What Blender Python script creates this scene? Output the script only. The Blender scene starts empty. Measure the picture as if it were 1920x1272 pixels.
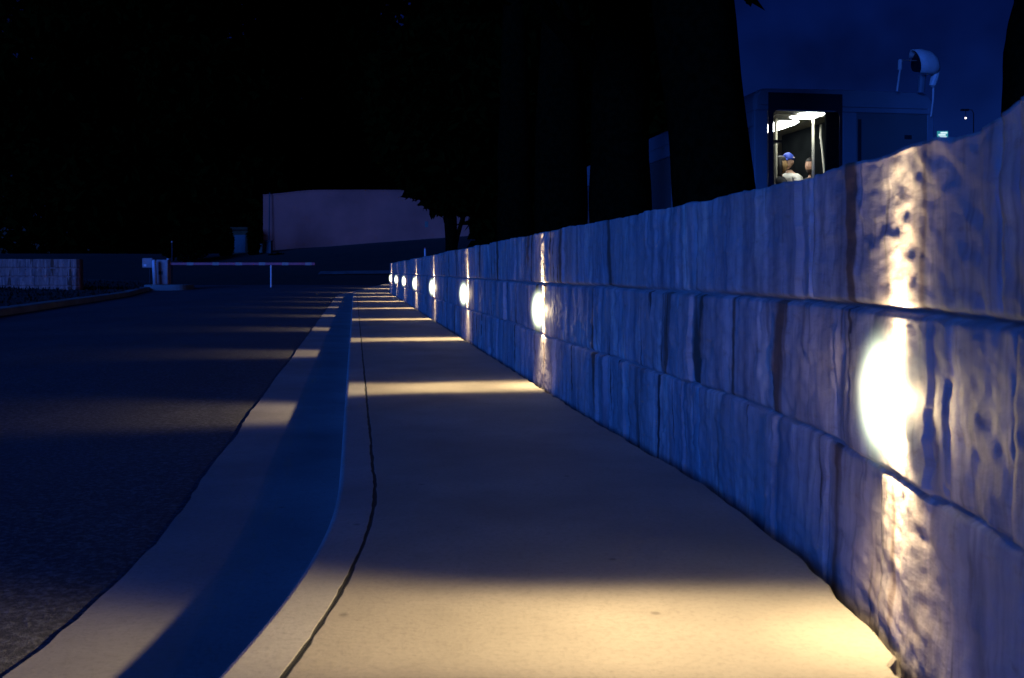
import bpy, bmesh, math, random
import numpy as np
from mathutils import Vector, Matrix

S = bpy.context.scene
COL = S.collection
rnd = random.Random(7)

# ------------------------------------------------------------------ camera
EYE = 0.78
cam_d = bpy.data.cameras.new('camera')
cam = bpy.data.objects.new('camera', cam_d); COL.objects.link(cam)
cam.location = (0, 0, EYE)
cam.rotation_euler = (math.radians(90), 0, 0)
cam_d.sensor_width = 36.0
cam_d.lens = 35.0
cam_d.shift_y = -0.0667
cam_d.clip_start = 0.05
cam_d.clip_end = 2000
cam_d.dof.use_dof = True
cam_d.dof.focus_distance = 7.5
cam_d.dof.aperture_fstop = 8.0
S.camera = cam

# ------------------------------------------------------------------ dusk sky
SUN_EL, SUN_AZ = math.radians(12), math.radians(213)      # last blue glow, behind the camera and to the left
w = bpy.data.worlds.new('World'); S.world = w; w.use_nodes = True
nt = w.node_tree; nt.nodes.clear()
sky = nt.nodes.new('ShaderNodeTexSky'); sky.sky_type = 'NISHITA'; sky.sun_disc = False
sky.sun_elevation = SUN_EL; sky.sun_rotation = SUN_AZ
tint = nt.nodes.new('ShaderNodeMix'); tint.data_type = 'RGBA'; tint.blend_type = 'MULTIPLY'
tint.inputs[0].default_value = 1.0; tint.inputs[7].default_value = (0.004, 0.0155, 0.120, 1)
wtc = nt.nodes.new('ShaderNodeTexCoord'); wn = nt.nodes.new('ShaderNodeTexNoise'); wn.inputs['Scale'].default_value = 5.0; wn.inputs['Detail'].default_value = 4
nt.links.new(wtc.outputs['Generated'], wn.inputs['Vector'])
wr = nt.nodes.new('ShaderNodeMapRange'); wr.inputs['From Min'].default_value = 0.35; wr.inputs['From Max'].default_value = 0.68
wr.inputs['To Min'].default_value = 0.042; wr.inputs['To Max'].default_value = 0.145
nt.links.new(wn.outputs['Fac'], wr.inputs['Value'])
bg = nt.nodes.new('ShaderNodeBackground'); nt.links.new(wr.outputs['Result'], bg.inputs[1])
out = nt.nodes.new('ShaderNodeOutputWorld')
nt.links.new(sky.outputs[0], tint.inputs[6]); nt.links.new(tint.outputs[2], bg.inputs[0]); nt.links.new(bg.outputs[0], out.inputs[0])

sd = bpy.data.lights.new('dusk_glow', 'SUN'); sun = bpy.data.objects.new('dusk_glow', sd); COL.objects.link(sun)
sd.energy = 2.5; sd.angle = math.radians(28); sd.color = (0.022, 0.15, 1.0)
dirv = Vector((math.sin(SUN_AZ) * math.cos(SUN_EL), math.cos(SUN_AZ) * math.cos(SUN_EL), math.sin(SUN_EL)))
sun.rotation_euler = dirv.to_track_quat('Z', 'Y').to_euler()

S.view_settings.view_transform = 'Standard'
S.view_settings.look = 'None'
S.view_settings.exposure = 0.0
S.view_settings.gamma = 1.0
S.render.engine = 'CYCLES'
S.cycles.use_denoising = True
S.cycles.max_bounces = 6
S.cycles.transparent_max_bounces = 16
S.cycles.sample_clamp_indirect = 4.0

# ------------------------------------------------------------------ helpers
class MB:
    """collects vertices and faces of one mesh"""
    def __init__(self): self.v = []; self.f = []; self.uv = {}
    def add(self, vs, fs):
        o = len(self.v); self.v += [tuple(p) for p in vs]; self.f += [tuple(i + o for i in q) for q in fs]
    def box(self, x0, x1, y0, y1, z0, z1):
        self.add([(x0, y0, z0), (x1, y0, z0), (x1, y1, z0), (x0, y1, z0), (x0, y0, z1), (x1, y0, z1), (x1, y1, z1), (x0, y1, z1)],
                 [(0, 3, 2, 1), (4, 5, 6, 7), (0, 1, 5, 4), (1, 2, 6, 5), (2, 3, 7, 6), (3, 0, 4, 7)])
        return self
    def tube(self, pts, rad, n=10, cap=True, wob=None):
        pts = [Vector(p) for p in pts]
        if not hasattr(rad, '__len__'): rad = [rad] * len(pts)
        vs = []; up = Vector((0.31, 0.17, 0.93))
        for i, p in enumerate(pts):
            t = (pts[min(i + 1, len(pts) - 1)] - pts[max(i - 1, 0)]).normalized()
            a = t.cross(up)
            if a.length < 0.1: a = t.cross(Vector((1, 0, 0)))
            a.normalize(); b = t.cross(a)
            for k in range(n):
                q = 2 * math.pi * k / n
                r = rad[i] * (1 + (wob(k, i) if wob else 0))
                vs.append(p + (a * math.cos(q) + b * math.sin(q)) * r)
        fs = []
        for i in range(len(pts) - 1):
            for k in range(n):
                k2 = (k + 1) % n
                fs.append((i * n + k, i * n + k2, (i + 1) * n + k2, (i + 1) * n + k))
        if cap:
            fs.append(tuple(range(n))[::-1]); fs.append(tuple((len(pts) - 1) * n + k for k in range(n)))
        self.add(vs, fs); return self
    def ball(self, c, r, n=12, m=8):
        r = r if hasattr(r, '__len__') else (r, r, r)
        vs = []; fs = []
        for j in range(m + 1):
            th = math.pi * j / m
            for k in range(n):
                ph = 2 * math.pi * k / n
                vs.append((c[0] + r[0] * math.sin(th) * math.cos(ph), c[1] + r[1] * math.sin(th) * math.sin(ph), c[2] + r[2] * math.cos(th)))
        for j in range(m):
            for k in range(n):
                fs.append((j * n + k, (j + 1) * n + k, (j + 1) * n + (k + 1) % n, j * n + (k + 1) % n))
        self.add(vs, fs); return self
    def build(self, name, mat, parent=None, smooth=False, bevel=0.0):
        me = bpy.data.meshes.new(name); me.from_pydata(self.v, [], self.f); me.update()
        return link(name, me, mat, parent, smooth, bevel)

def link(name, me, mat, parent=None, smooth=False, bevel=0.0):
    bm = bmesh.new(); bm.from_mesh(me)
    bmesh.ops.recalc_face_normals(bm, faces=bm.faces); bm.to_mesh(me); bm.free()
    if mat is not None: me.materials.append(mat)
    if smooth: me.polygons.foreach_set('use_smooth', [True] * len(me.polygons))
    o = bpy.data.objects.new(name, me); COL.objects.link(o)
    if parent is not None: o.parent = parent
    if bevel:
        m = o.modifiers.new('bevel', 'BEVEL'); m.width = bevel; m.segments = 2; m.limit_method = 'ANGLE'
    return o

def tag(o, label=None, cat=None, group=None, kind=None):
    for k, v in (('label', label), ('category', cat), ('group', group), ('kind', kind)):
        if v: o[k] = v
    return o

def empty(name, loc, rz=0.0):
    o = bpy.data.objects.new(name, None); COL.objects.link(o)
    o.empty_display_size = 0.2; o.location = loc; o.rotation_euler = (0, 0, rz); return o

def copy_tree(o, parent=None):
    c = o.copy(); COL.objects.link(c)
    if parent is not None:
        c.parent = parent
    for ch in list(o.children): copy_tree(ch, c)
    return c

# value noise on arrays ------------------------------------------------
def _hash(ix, iy, seed):
    h = (ix.astype(np.int64) * 374761393 + iy.astype(np.int64) * 668265263 + seed * 1442695041) & 0x7fffffff
    h = ((h ^ (h >> 13)) * 1274126177) & 0x7fffffff
    h = (h ^ (h >> 16)) & 0x7fffffff
    return (h % 100003) / 100003.0
def vnoise(x, y, seed=0):
    x, y = np.broadcast_arrays(np.asarray(x, float), np.asarray(y, float))
    ix = np.floor(x); iy = np.floor(y); fx = x - ix; fy = y - iy
    fx = fx * fx * (3 - 2 * fx); fy = fy * fy * (3 - 2 * fy)
    a = _hash(ix, iy, seed); b = _hash(ix + 1, iy, seed); c = _hash(ix, iy + 1, seed); d = _hash(ix + 1, iy + 1, seed)
    return (a * (1 - fx) + b * fx) * (1 - fy) + (c * (1 - fx) + d * fx) * fy
def fbm(x, y, seed=0, o=3):
    t = 0; a = 0.5; n = 0
    for k in range(o):
        t = t + a * vnoise(x * 2 ** k, y * 2 ** k, seed + 17 * k); n += a; a *= 0.5
    return t / n
def sstep(a, b, x):
    t = np.clip((np.asarray(x, float) - a) / (b - a), 0, 1); return t * t * (3 - 2 * t)

# ------------------------------------------------------------------ materials
def node_mat(name):
    m = bpy.data.materials.new(name); m.use_nodes = True
    return m, m.node_tree, m.node_tree.nodes['Principled BSDF']
def mix_rgb(nt, fac, a, b, mode='MIX'):
    n = nt.nodes.new('ShaderNodeMix'); n.data_type = 'RGBA'; n.blend_type = mode
    for sock, v in ((n.inputs[0], fac), (n.inputs[6], a), (n.inputs[7], b)):
        if isinstance(v, bpy.types.NodeSocket): nt.links.new(v, sock)
        elif isinstance(v, (int, float)): sock.default_value = v
        else: sock.default_value = (*v, 1)
    return n.outputs[2]
def noise_node(nt, scale, vec, detail=4, rough=0.55, stretch=None):
    if stretch:
        mp = nt.nodes.new('ShaderNodeMapping'); mp.inputs['Scale'].default_value = stretch
        nt.links.new(vec, mp.inputs[0]); vec = mp.outputs[0]
    n = nt.nodes.new('ShaderNodeTexNoise'); n.inputs['Scale'].default_value = scale
    n.inputs['Detail'].default_value = detail; n.inputs['Roughness'].default_value = rough
    nt.links.new(vec, n.inputs['Vector']); return n.outputs['Fac']
def ramp(nt, fac, a, b, va=0.0, vb=1.0):
    n = nt.nodes.new('ShaderNodeMapRange'); n.inputs['From Min'].default_value = a; n.inputs['From Max'].default_value = b
    n.inputs['To Min'].default_value = va; n.inputs['To Max'].default_value = vb
    nt.links.new(fac, n.inputs['Value']); return n.outputs['Result']
def bump(nt, p, h, strength, dist):
    b = nt.nodes.new('ShaderNodeBump'); b.inputs['Strength'].default_value = strength; b.inputs['Distance'].default_value = dist
    nt.links.new(h, b.inputs['Height']); nt.links.new(b.outputs[0], p.inputs['Normal'])

def plain(name, col, rough=0.6, metal=0.0, var=0.25, scale=6.0, bmp=0.0, spec=0.5):
    m, nt, p = node_mat(name)
    tc = nt.nodes.new('ShaderNodeTexCoord')
    n = noise_node(nt, scale, tc.outputs['Object'], 5)
    f = ramp(nt, n, 0.3, 0.7)
    c = mix_rgb(nt, f, [v * (1 - var) for v in col], [min(1, v * (1 + var)) for v in col])
    nt.links.new(c, p.inputs['Base Color'])
    p.inputs['Roughness'].default_value = rough; p.inputs['Metallic'].default_value = metal
    p.inputs['Specular IOR Level'].default_value = spec
    if bmp: bump(nt, p, n, bmp, 0.01)
    return m
def emit(name, col, s):
    m, nt, p = node_mat(name)
    p.inputs['Base Color'].default_value = (0.5, 0.5, 0.5, 1)
    p.inputs['Emission Color'].default_value = (*col, 1); p.inputs['Emission Strength'].default_value = s
    return m

def stone_mat(name, uv=True, dim=1.0):
    m, nt, p = node_mat(name)
    tc = nt.nodes.new('ShaderNodeTexCoord'); v = tc.outputs['UV' if uv else 'Object']
    st = (1, 0.1, 1) if uv else (1, 1, 0.1)
    n1 = noise_node(nt, 9, v, 6, 0.62, st)          # broad vertical weathering bands
    n2 = noise_node(nt, 38, v, 5, 0.6, st)          # fine striations
    n3 = noise_node(nt, 2.2, v, 4, 0.5)             # block to block tone
    n4 = noise_node(nt, 26, v, 6, 0.65, (0.5, 1, 1))             # mottling
    n5 = noise_node(nt, 5.5, v, 3, 0.5, (1, 0.07, 1) if uv else (1, 1, 0.07))
    n6 = noise_node(nt, 7.5, v, 4, 0.6, (1, 0.16, 1) if uv else (1, 1, 0.16))
    n7 = noise_node(nt, 13, v, 3, 0.5, (1, 0.05, 1) if uv else (1, 1, 0.05))
    c = mix_rgb(nt, ramp(nt, n1, 0.36, 0.64), (0.13, 0.135, 0.15), (0.38, 0.35, 0.34))
    c = mix_rgb(nt, ramp(nt, n3, 0.35, 0.7, 0, 0.5), c, (0.38, 0.29, 0.23))
    c = mix_rgb(nt, ramp(nt, n6, 0.55, 0.68, 0, 0.75), c, (0.60, 0.51, 0.42))
    c = mix_rgb(nt, ramp(nt, n2, 0.54, 0.68, 0, 0.55), c, (0.14, 0.11, 0.10))
    c = mix_rgb(nt, ramp(nt, n4, 0.57, 0.70, 0, 0.5), c, (0.18, 0.13, 0.10))
    c = mix_rgb(nt, ramp(nt, n5, 0.60, 0.65, 0, 0.9), c, (0.10, 0.055, 0.035))
    c = mix_rgb(nt, ramp(nt, n7, 0.645, 0.685, 0, 0.9), c, (0.035, 0.027, 0.025))
    if dim != 1.0: c = mix_rgb(nt, 1.0, c, (dim * 1.6, dim * 0.62, dim * 0.5), 'MULTIPLY')
    nt.links.new(c, p.inputs['Base Color'])
    p.inputs['Roughness'].default_value = 0.9; p.inputs['Specular IOR Level'].default_value = 0.2
    h = mix_rgb(nt, 0.45, mix_rgb(nt, 0.8, n2, n4), noise_node(nt, 75, v, 6, 0.7, (0.5, 1, 1)))
    bump(nt, p, h, 0.55, 0.008)
    return m

def concrete_mat(name, col, stain=0.35):
    m, nt, p = node_mat(name)
    tc = nt.nodes.new('ShaderNodeTexCoord'); v = tc.outputs['Object']
    n1 = noise_node(nt, 1.3, v, 5); n2 = noise_node(nt, 9, v, 6); n3 = noise_node(nt, 120, v, 3, 0.7)
    br = noise_node(nt, 22, v, 4, 0.6, (1, 16, 1))
    c = mix_rgb(nt, ramp(nt, n1, 0.3, 0.72), [x * (1 - stain) for x in col], [x * 1.1 for x in col])
    c = mix_rgb(nt, ramp(nt, n2, 0.56, 0.75, 0, 0.35), c, [x * 0.62 for x in col])
    c = mix_rgb(nt, ramp(nt, br, 0.4, 0.75, 0, 0.28), c, [x * 0.66 for x in col])
    n9 = noise_node(nt, 60, v, 4, 0.75)
    c = mix_rgb(nt, ramp(nt, n9, 0.48, 0.66, 0, 0.4), c, [x * 0.5 for x in col])
    vo = nt.nodes.new('ShaderNodeTexVoronoi'); vo.inputs['Scale'].default_value = 4.1; nt.links.new(v, vo.inputs['Vector'])
    c = mix_rgb(nt, ramp(nt, vo.outputs['Distance'], 0.025, 0.06, 0.6, 0.0), c, [x * 0.3 for x in col])
    nt.links.new(c, p.inputs['Base Color'])
    p.inputs['Roughness'].default_value = 0.85; p.inputs['Specular IOR Level'].default_value = 0.3
    bump(nt, p, mix_rgb(nt, 0.4, n9, br), 0.45, 0.005)
    return m

def asphalt_mat(name, col=(0.056, 0.056, 0.06)):
    m, nt, p = node_mat(name)
    tc = nt.nodes.new('ShaderNodeTexCoord'); v = tc.outputs['Object']
    n1 = noise_node(nt, 0.5, v, 5); n2 = noise_node(nt, 160, v, 2, 0.7); n3 = noise_node(nt, 4, v, 5)
    c = mix_rgb(nt, ramp(nt, n1, 0.3, 0.7), [x * 0.75 for x in col], [x * 1.35 for x in col])
    n5 = noise_node(nt, 45, v, 3, 0.75); n6 = noise_node(nt, 0.9, v, 6, 0.6, (1, 0.25, 1))
    c = mix_rgb(nt, ramp(nt, n6, 0.45, 0.7, 0, 0.55), c, [x * 0.45 for x in col])
    c = mix_rgb(nt, ramp(nt, n5, 0.45, 0.75, 0, 0.9), c, [x * 4.0 for x in col])
    c = mix_rgb(nt, ramp(nt, n2, 0.5, 0.75, 0, 0.6), c, [x * 2.4 for x in col])
    c = mix_rgb(nt, ramp(nt, n3, 0.55, 0.75, 0, 0.4), c, [x * 0.6 for x in col])
    nt.links.new(c, p.inputs['Base Color'])
    p.inputs['Roughness'].default_value = 0.8; p.inputs['Specular IOR Level'].default_value = 0.35
    bump(nt, p, mix_rgb(nt, 0.5, n2, n5), 0.9, 0.012)
    return m

M = {}
M['stone'] = stone_mat('split_face_stone')
M['walk'] = concrete_mat('sidewalk_concrete', (0.34, 0.30, 0.24))
M['kerb'] = concrete_mat('kerb_concrete', (0.36, 0.335, 0.30))
M['gutter'] = concrete_mat('gutter_concrete', (0.34, 0.32, 0.30))
M['asphalt'] = asphalt_mat('asphalt')
M['soil'] = plain('soil', (0.03, 0.026, 0.02), 0.95, var=0.5, scale=12, bmp=0.8)
M['mulch'] = plain('mulch_verge', (0.028, 0.026, 0.02), 0.95, var=0.6, scale=9, bmp=1.0)
M['hill'] = plain('dry_grass_slope', (0.012, 0.011, 0.005), 0.95, var=0.5, scale=1.5, bmp=0.5)
M['dim_path'] = plain('dim_path', (0.10, 0.10, 0.10), 0.9, var=0.4, scale=2)
M['hut'] = plain('brown_render', (0.07, 0.03, 0.008), 0.9, var=0.5, scale=2)
M['bark'] = plain('bark', (0.006, 0.004, 0.0015), 0.95, var=0.5, scale=14, bmp=0.8, spec=0.0)
M['leaf'] = plain('dark_foliage', (0.004, 0.006, 0.0008), 0.9, var=0.6, scale=3, spec=0.0)
M['plaster'] = plain('warm_spill_plaster', (0.62, 0.115, 0.075), 0.9, var=0.25, scale=0.35)  # reddened base stands in for warm spill from an unseen lamp
M['pale'] = plain('pale_plaster', (0.24, 0.17, 0.12), 0.9, var=0.35, scale=1.2)
M['dark_metal'] = plain('dark_metal', (0.02, 0.02, 0.022), 0.5, var=0.2)
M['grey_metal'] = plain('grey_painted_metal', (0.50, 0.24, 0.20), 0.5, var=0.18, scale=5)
M['white'] = plain('white_paint', (0.90, 0.66, 0.62), 0.5, var=0.1)
M['band'] = plain('dull_white_band', (0.55, 0.26, 0.19), 0.6, var=0.2)
M['filler'] = plain('joint_filler', (0.004, 0.004, 0.004), 0.95, var=0.3, scale=30)
M['red'] = plain('red_paint', (0.72, 0.07, 0.08), 0.5, var=0.2)
M['bus_body'] = plain('bus_paint', (0.22, 0.20, 0.23), 0.35, var=0.08, scale=2)
M['bus_black'] = plain('black_window_surround', (0.022, 0.022, 0.028), 0.35, var=0.1, spec=0.25)
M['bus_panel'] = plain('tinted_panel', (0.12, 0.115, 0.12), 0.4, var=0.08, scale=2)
M['interior'] = plain('cabin_lining', (0.16, 0.145, 0.07), 0.6, var=0.2, scale=3)
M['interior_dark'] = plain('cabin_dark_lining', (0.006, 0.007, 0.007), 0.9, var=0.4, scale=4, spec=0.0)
M['seat'] = plain('seat_cloth', (0.02, 0.025, 0.045), 0.9, var=0.3, scale=20)
M['pole'] = plain('cream_grab_pole', (0.72, 0.68, 0.52), 0.35, var=0.05)
M['rubber'] = plain('rubber', (0.015, 0.015, 0.015), 0.8, var=0.3)
M['ceiling_lamp'] = emit('cabin_lamp', (0.95, 0.97, 0.95), 19.0)
M['far_lamp'] = emit('far_lamp', (1, 0.85, 0.85), 4.0)
M['sign_green'] = emit('lit_green', (0.02, 0.22, 0.16), 1.0)
M['sign_white'] = emit('lit_white', (0.75, 0.95, 0.9), 1.1)

def glass_mat():
    m, nt, p = node_mat('window_glass')
    nt.nodes.remove(p)
    o = nt.nodes['Material Output']
    t = nt.nodes.new('ShaderNodeBsdfTransparent'); t.inputs[0].default_value = (0.92, 0.94, 0.93, 1)
    g = nt.nodes.new('ShaderNodeBsdfGlossy'); g.inputs['Roughness'].default_value = 0.02
    f = nt.nodes.new('ShaderNodeFresnel'); f.inputs['IOR'].default_value = 1.35
    mx = nt.nodes.new('ShaderNodeMixShader')
    nt.links.new(f.outputs[0], mx.inputs[0]); nt.links.new(t.outputs[0], mx.inputs[1]); nt.links.new(g.outputs[0], mx.inputs[2])
    nt.links.new(mx.outputs[0], o.inputs[0]); return m
M['glass'] = glass_mat()
M['dark_glass0'] = plain('dark_side_glass', (0.01, 0.012, 0.014), 0.12, var=0.1, spec=0.5)

def tinted_mat():
    m, nt, p = node_mat('tinted_side_glass'); o = nt.nodes['Material Output']
    p.inputs['Base Color'].default_value = (0.14, 0.14, 0.15, 1); p.inputs['Roughness'].default_value = 0.08  # base colour lightened to imitate sky haze reflected in the glass
    t = nt.nodes.new('ShaderNodeBsdfTransparent'); t.inputs[0].default_value = (0.5, 0.5, 0.4, 1)
    mx = nt.nodes.new('ShaderNodeMixShader'); mx.inputs[0].default_value = 0.75
    nt.links.new(t.outputs[0], mx.inputs[1]); nt.links.new(p.outputs[0], mx.inputs[2]); nt.links.new(mx.outputs[0], o.inputs[0]); return m
M['dark_glass'] = tinted_mat()

LENS_C, LENS_HALO_R = (0.016, 0, 0), (0.076, 0.10, 0.205)
def lens_halo_mat():
    """frosted lens with a soft camera-glare halo added: its body glows and lets the lamp inside shine through"""
    m, nt, p = node_mat('lamp_lens_halo'); nt.nodes.remove(p); o = nt.nodes['Material Output']
    t = nt.nodes.new('ShaderNodeBsdfTransparent'); e = nt.nodes.new('ShaderNodeEmission')
    e.inputs[0].default_value = (0.88, 1.0, 0.70, 1)  # greenish emission paints the fringe of the glare halo
    tc = nt.nodes.new('ShaderNodeTexCoord'); mp = nt.nodes.new('ShaderNodeMapping'); mp.vector_type = 'TEXTURE'
    mp.inputs['Location'].default_value = LENS_C; mp.inputs['Scale'].default_value = LENS_HALO_R
    nt.links.new(tc.outputs['Object'], mp.inputs[0])
    ln = nt.nodes.new('ShaderNodeVectorMath'); ln.operation = 'LENGTH'; nt.links.new(mp.outputs[0], ln.inputs[0])
    mr_ = nt.nodes.new('ShaderNodeMapRange'); mr_.interpolation_type = 'SMOOTHSTEP'
    mr_.inputs['From Min'].default_value = 1.0; mr_.inputs['From Max'].default_value = 0.15
    nt.links.new(ln.outputs['Value'], mr_.inputs['Value'])
    pw = nt.nodes.new('ShaderNodeMath'); pw.operation = 'POWER'; pw.inputs[1].default_value = 3.0; nt.links.new(mr_.outputs['Result'], pw.inputs[0])
    ml = nt.nodes.new('ShaderNodeMath'); ml.operation = 'MULTIPLY'; ml.inputs[1].default_value = 130.0; nt.links.new(pw.outputs[0], ml.inputs[0])
    nt.links.new(ml.outputs[0], e.inputs[1])
    nt.links.new(t.outputs[0], o.inputs['Surface']); nt.links.new(e.outputs[0], o.inputs['Volume'])
    return m
M['lens'] = lens_halo_mat()

# ------------------------------------------------------------------ the line of the kerb joint
YS = np.arange(-6, 50.01, 0.02)
HD = np.clip((2.5 - YS) * 0.132, -0.158, 0.12)
HD = HD * (1 - sstep(35.5, 38.5, YS)) + 0.015 * sstep(35.5, 38.5, YS)
XS = np.concatenate([[0], np.cumsum(0.5 * (HD[1:] + HD[:-1]) * 0.02)])
XS = XS - np.interp(2.5, YS, XS) - 0.417
SS = np.concatenate([[0], np.cumsum(np.hypot(np.diff(XS), np.diff(YS)))])
def rise(y): return 0.02 * np.clip(np.asarray(y, float) - 36, 0, 14)
def on_line(s, d):
    """point at arc length s, d metres to the right of the joint"""
    x = np.interp(s, SS, XS); y = np.interp(s, SS, YS); a = np.arctan(np.interp(s, SS, HD))
    return x + d * np.cos(a), y - d * np.sin(a), a
def s_at(y): return float(np.interp(y, YS, SS))
WALL_H = 1.04
def wall_d(s): return 1.200 + 0.050 * (1 - sstep(s_at(2.3), s_at(5.5), s))

def stations(y0, y1):
    out = [y0]
    while out[-1] < y1:
        y = out[-1]; out.append(y + (0.009 if 0.9 < y < 4.0 else 0.012 if -0.5 < y < 7.5 else 0.02 if 0 < y < 10 else 0.05 if y < 22 and y > 0 else 0.09))
    return np.array([s_at(y) for y in out])

def sweep(name, prof, y0, y1, mat, step=0.12, jitter=None, parent=None, smooth=False):
    """prof: list of (offset, z); jitter(s, column) gives (doffset, dz)"""
    ys = np.arange(y0, y1 + step, step); s = np.array([s_at(y) for y in ys])
    cols = []
    for j, (d, z) in enumerate(prof):
        dd, dz = (jitter(s, j) if jitter else (0, 0))
        x, y, _ = on_line(s, d + dd)
        cols.append(np.stack([x, y, z + dz + rise(y)], 1))
    P = np.stack(cols, 1); n, k = P.shape[:2]
    mb = MB(); mb.v = [tuple(p) for p in P.reshape(-1, 3)]
    mb.f = [(i * k + j, i * k + j + 1, (i + 1) * k + j + 1, (i + 1) * k + j) for i in range(n - 1) for j in range(k - 1)]
    return mb.build(name, mat, parent, smooth)

# sidewalk slab, kerb, gutter
def jit_walk(s, j):
    if j < 2: return (fbm(s * 16, 0 * s, 5) - 0.5) * 0.009 + (vnoise(s * 5, 0 * s, 6) - 0.5) * 0.004, 0
    return wall_d(s) - 1.215 + (vnoise(s * 11, 0 * s, 8) - 0.5) * 0.02 + np.where(np.abs(s - s_at(2.02)) < 0.05, -0.03, 0), 0
walk = sweep('sidewalk', [(0.005, -0.14), (0.005, -0.002), (0.007, 0.0), (1.160, 0.0), (1.166, -0.005), (1.166, -0.14)], -4, 46, M['walk'], 0.04,
             lambda s, j: jit_walk(s, 0 if j < 3 else 2) if j not in (2,) else (jit_walk(s, 0)[0], 0))
tag(walk, kind='structure')
def jit_kerb(s, j):
    if j >= 5: return (fbm(s * 16, 0 * s, 25) - 0.5) * 0.009 + (vnoise(s * 5, 0 * s, 6) - 0.5) * 0.004, 0
    return (vnoise(s * 2, 0 * s, 26) - 0.5) * 0.004, 0
kerb = sweep('kerb', [(-0.139, -0.155), (-0.130, -0.02), (-0.127, -0.009), (-0.121, -0.003), (-0.112, 0.0), (-0.007, 0.0), (-0.006, -0.0006), (-0.006, -0.14)], -4, 46,
             M['kerb'], 0.04, jit_kerb, smooth=False)
tag(kerb, kind='structure')
jf = sweep('joint_filler', [(-0.02, -0.0012), (-0.003, -0.001), (0.0, -0.0022), (0.003, -0.001), (0.02, -0.0012)], -4, 46, M['filler'], 0.05)
tag(jf, kind='structure')
def jit_gut(s, j):
    if j == 0: return (vnoise(s * 1.2, 0 * s, 31) - 0.5) * 0.02 + (vnoise(s * 10, 0 * s, 32) - 0.5) * 0.012, 0
    return 0, 0
gut = sweep('gutter', [(-0.735, -0.142), (-0.55, -0.146), (-0.30, -0.151), (-0.13, -0.155)], -4, 46, M['gutter'], 0.05, jit_gut)
tag(gut, kind='structure')

# ------------------------------------------------------------------ road, verge, ground beyond
def left_kerb_x(y):
    y = np.asarray(y, float); return -10.4 - 0.22 * (y - 20.2) + 0.9 * sstep(20, 0, y)
def grid_mesh(name, P, mat, kind='structure', smooth=True):
    n, k = P.shape[:2]; mb = MB(); mb.v = [tuple(p) for p in P.reshape(-1, 3)]
    mb.f = [(i * k + j, i * k + j + 1, (i + 1) * k + j + 1, (i + 1) * k + j) for i in range(n - 1) for j in range(k - 1)]
    return tag(mb.build(name, mat, None, smooth), kind=kind)
ys = np.arange(-12, 50.1, 0.25)
rows = []
for y in ys:
    yj = float(np.clip(y, -5.9, 49.9)); s = s_at(yj)
    gx, gy, _ = on_line(s, -0.69); kx = float(left_kerb_x(y)) + 0.05
    t = np.linspace(0, 1, 50)
    xx = kx + (gx - kx) * t
    yy = y + (gy - yj) * t
    und = (fbm(xx * 0.35, yy * 0.35, 3) - 0.5) * 0.018
    edge = np.clip(t * 20, 0, 1) * np.clip((1 - t) * 6, 0, 1)
    zz = -0.150 + rise(yy) + und * edge + 0.03 * np.sin(np.pi * t) * edge
    zz[-1] = -0.16 + float(rise(y))
    rows.append(np.stack([xx, yy, zz], 1))
grid_mesh('road', np.array(rows), M['asphalt'])

ys2 = np.arange(-12, 41.6, 0.3)
kx = left_kerb_x(ys2)
prof = [(0.0, -0.15), (-0.015, -0.02), (-0.03, -0.004), (-0.05, 0), (-0.36, 0.004), (-0.365, -0.1)]
P = np.stack([np.stack([kx + d, ys2, z + rise(ys2)], 1) for d, z in prof], 1)
grid_mesh('kerb_opposite', P, M['kerb'], smooth=False)
ys3 = np.arange(-12, 50.1, 0.3)
kx3 = left_kerb_x(ys3); ds = np.concatenate([np.arange(0.36, 9, 0.25), np.array([10, 14, 20, 30, 50, 90])])
P = np.stack([np.stack([kx3 - d, ys3, -0.01 + min(0.035 * d, 0.10) + rise(ys3) + (fbm(kx3 * 1.5 - d * 1.5, ys3 * 1.5, 9) - 0.5) * 0.1 * min(1, d)], 1) for d in ds], 1)
grid_mesh('verge', P, M['mulch'])

# lot behind the stone wall
ys4 = np.arange(-8, 50.1, 0.5); sj = np.array([s_at(min(y, 49.9)) for y in ys4])
bx, by, _ = on_line(sj, 1.200 + 0.33)
ds = np.array([0, 1, 3, 8, 16, 30, 60, 120])
P = np.stack([np.stack([bx + d, ys4, -0.005 + rise(ys4)], 1) for d in ds], 1)
grid_mesh('parking_lot', P, M['asphalt'])

# one sheet out to the horizon, rising into a slope beyond the barrier
gx = np.concatenate([-np.geomspace(600, 40, 14), np.arange(-38, 60, 1.0), np.geomspace(62, 600, 14)])
gy = np.concatenate([np.arange(-60, 44, 4.0), np.arange(44, 76, 0.5), np.geomspace(77, 900, 24)])
GX, GY = np.meshgrid(gx, gy)
def hill_z(x, y):
    x = np.asarray(x, float); y = np.asarray(y, float)
    h = sstep(45.5, 60.5, y) * (1.95 + 0.075 * np.clip(x + 12, -5, 12)) + 0.28 * sstep(46, 50, y)
    return h + np.clip(y - 62, 0, 400) * 0.01
GZ = np.where(GY < 45, -0.32, -0.05 + hill_z(GX, GY)) + (fbm(GX * 0.8, GY * 0.8, 4) - 0.5) * 0.08 * (GY > 46)
grid_mesh('ground', np.stack([GX, GY, GZ], 2), M['hill'])
# pale path crossing the slope just beyond the barrier
px = np.linspace(-9.6, -3.2, 40)
P = np.stack([np.stack([px, 49.2 + o + 0 * px, 0.03 + hill_z(px, 49.2 + o + 0 * px)], 1) for o in (0.0, 0.35, 0.7)], 1)
grid_mesh('path', P, M['dim_path'])

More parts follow.
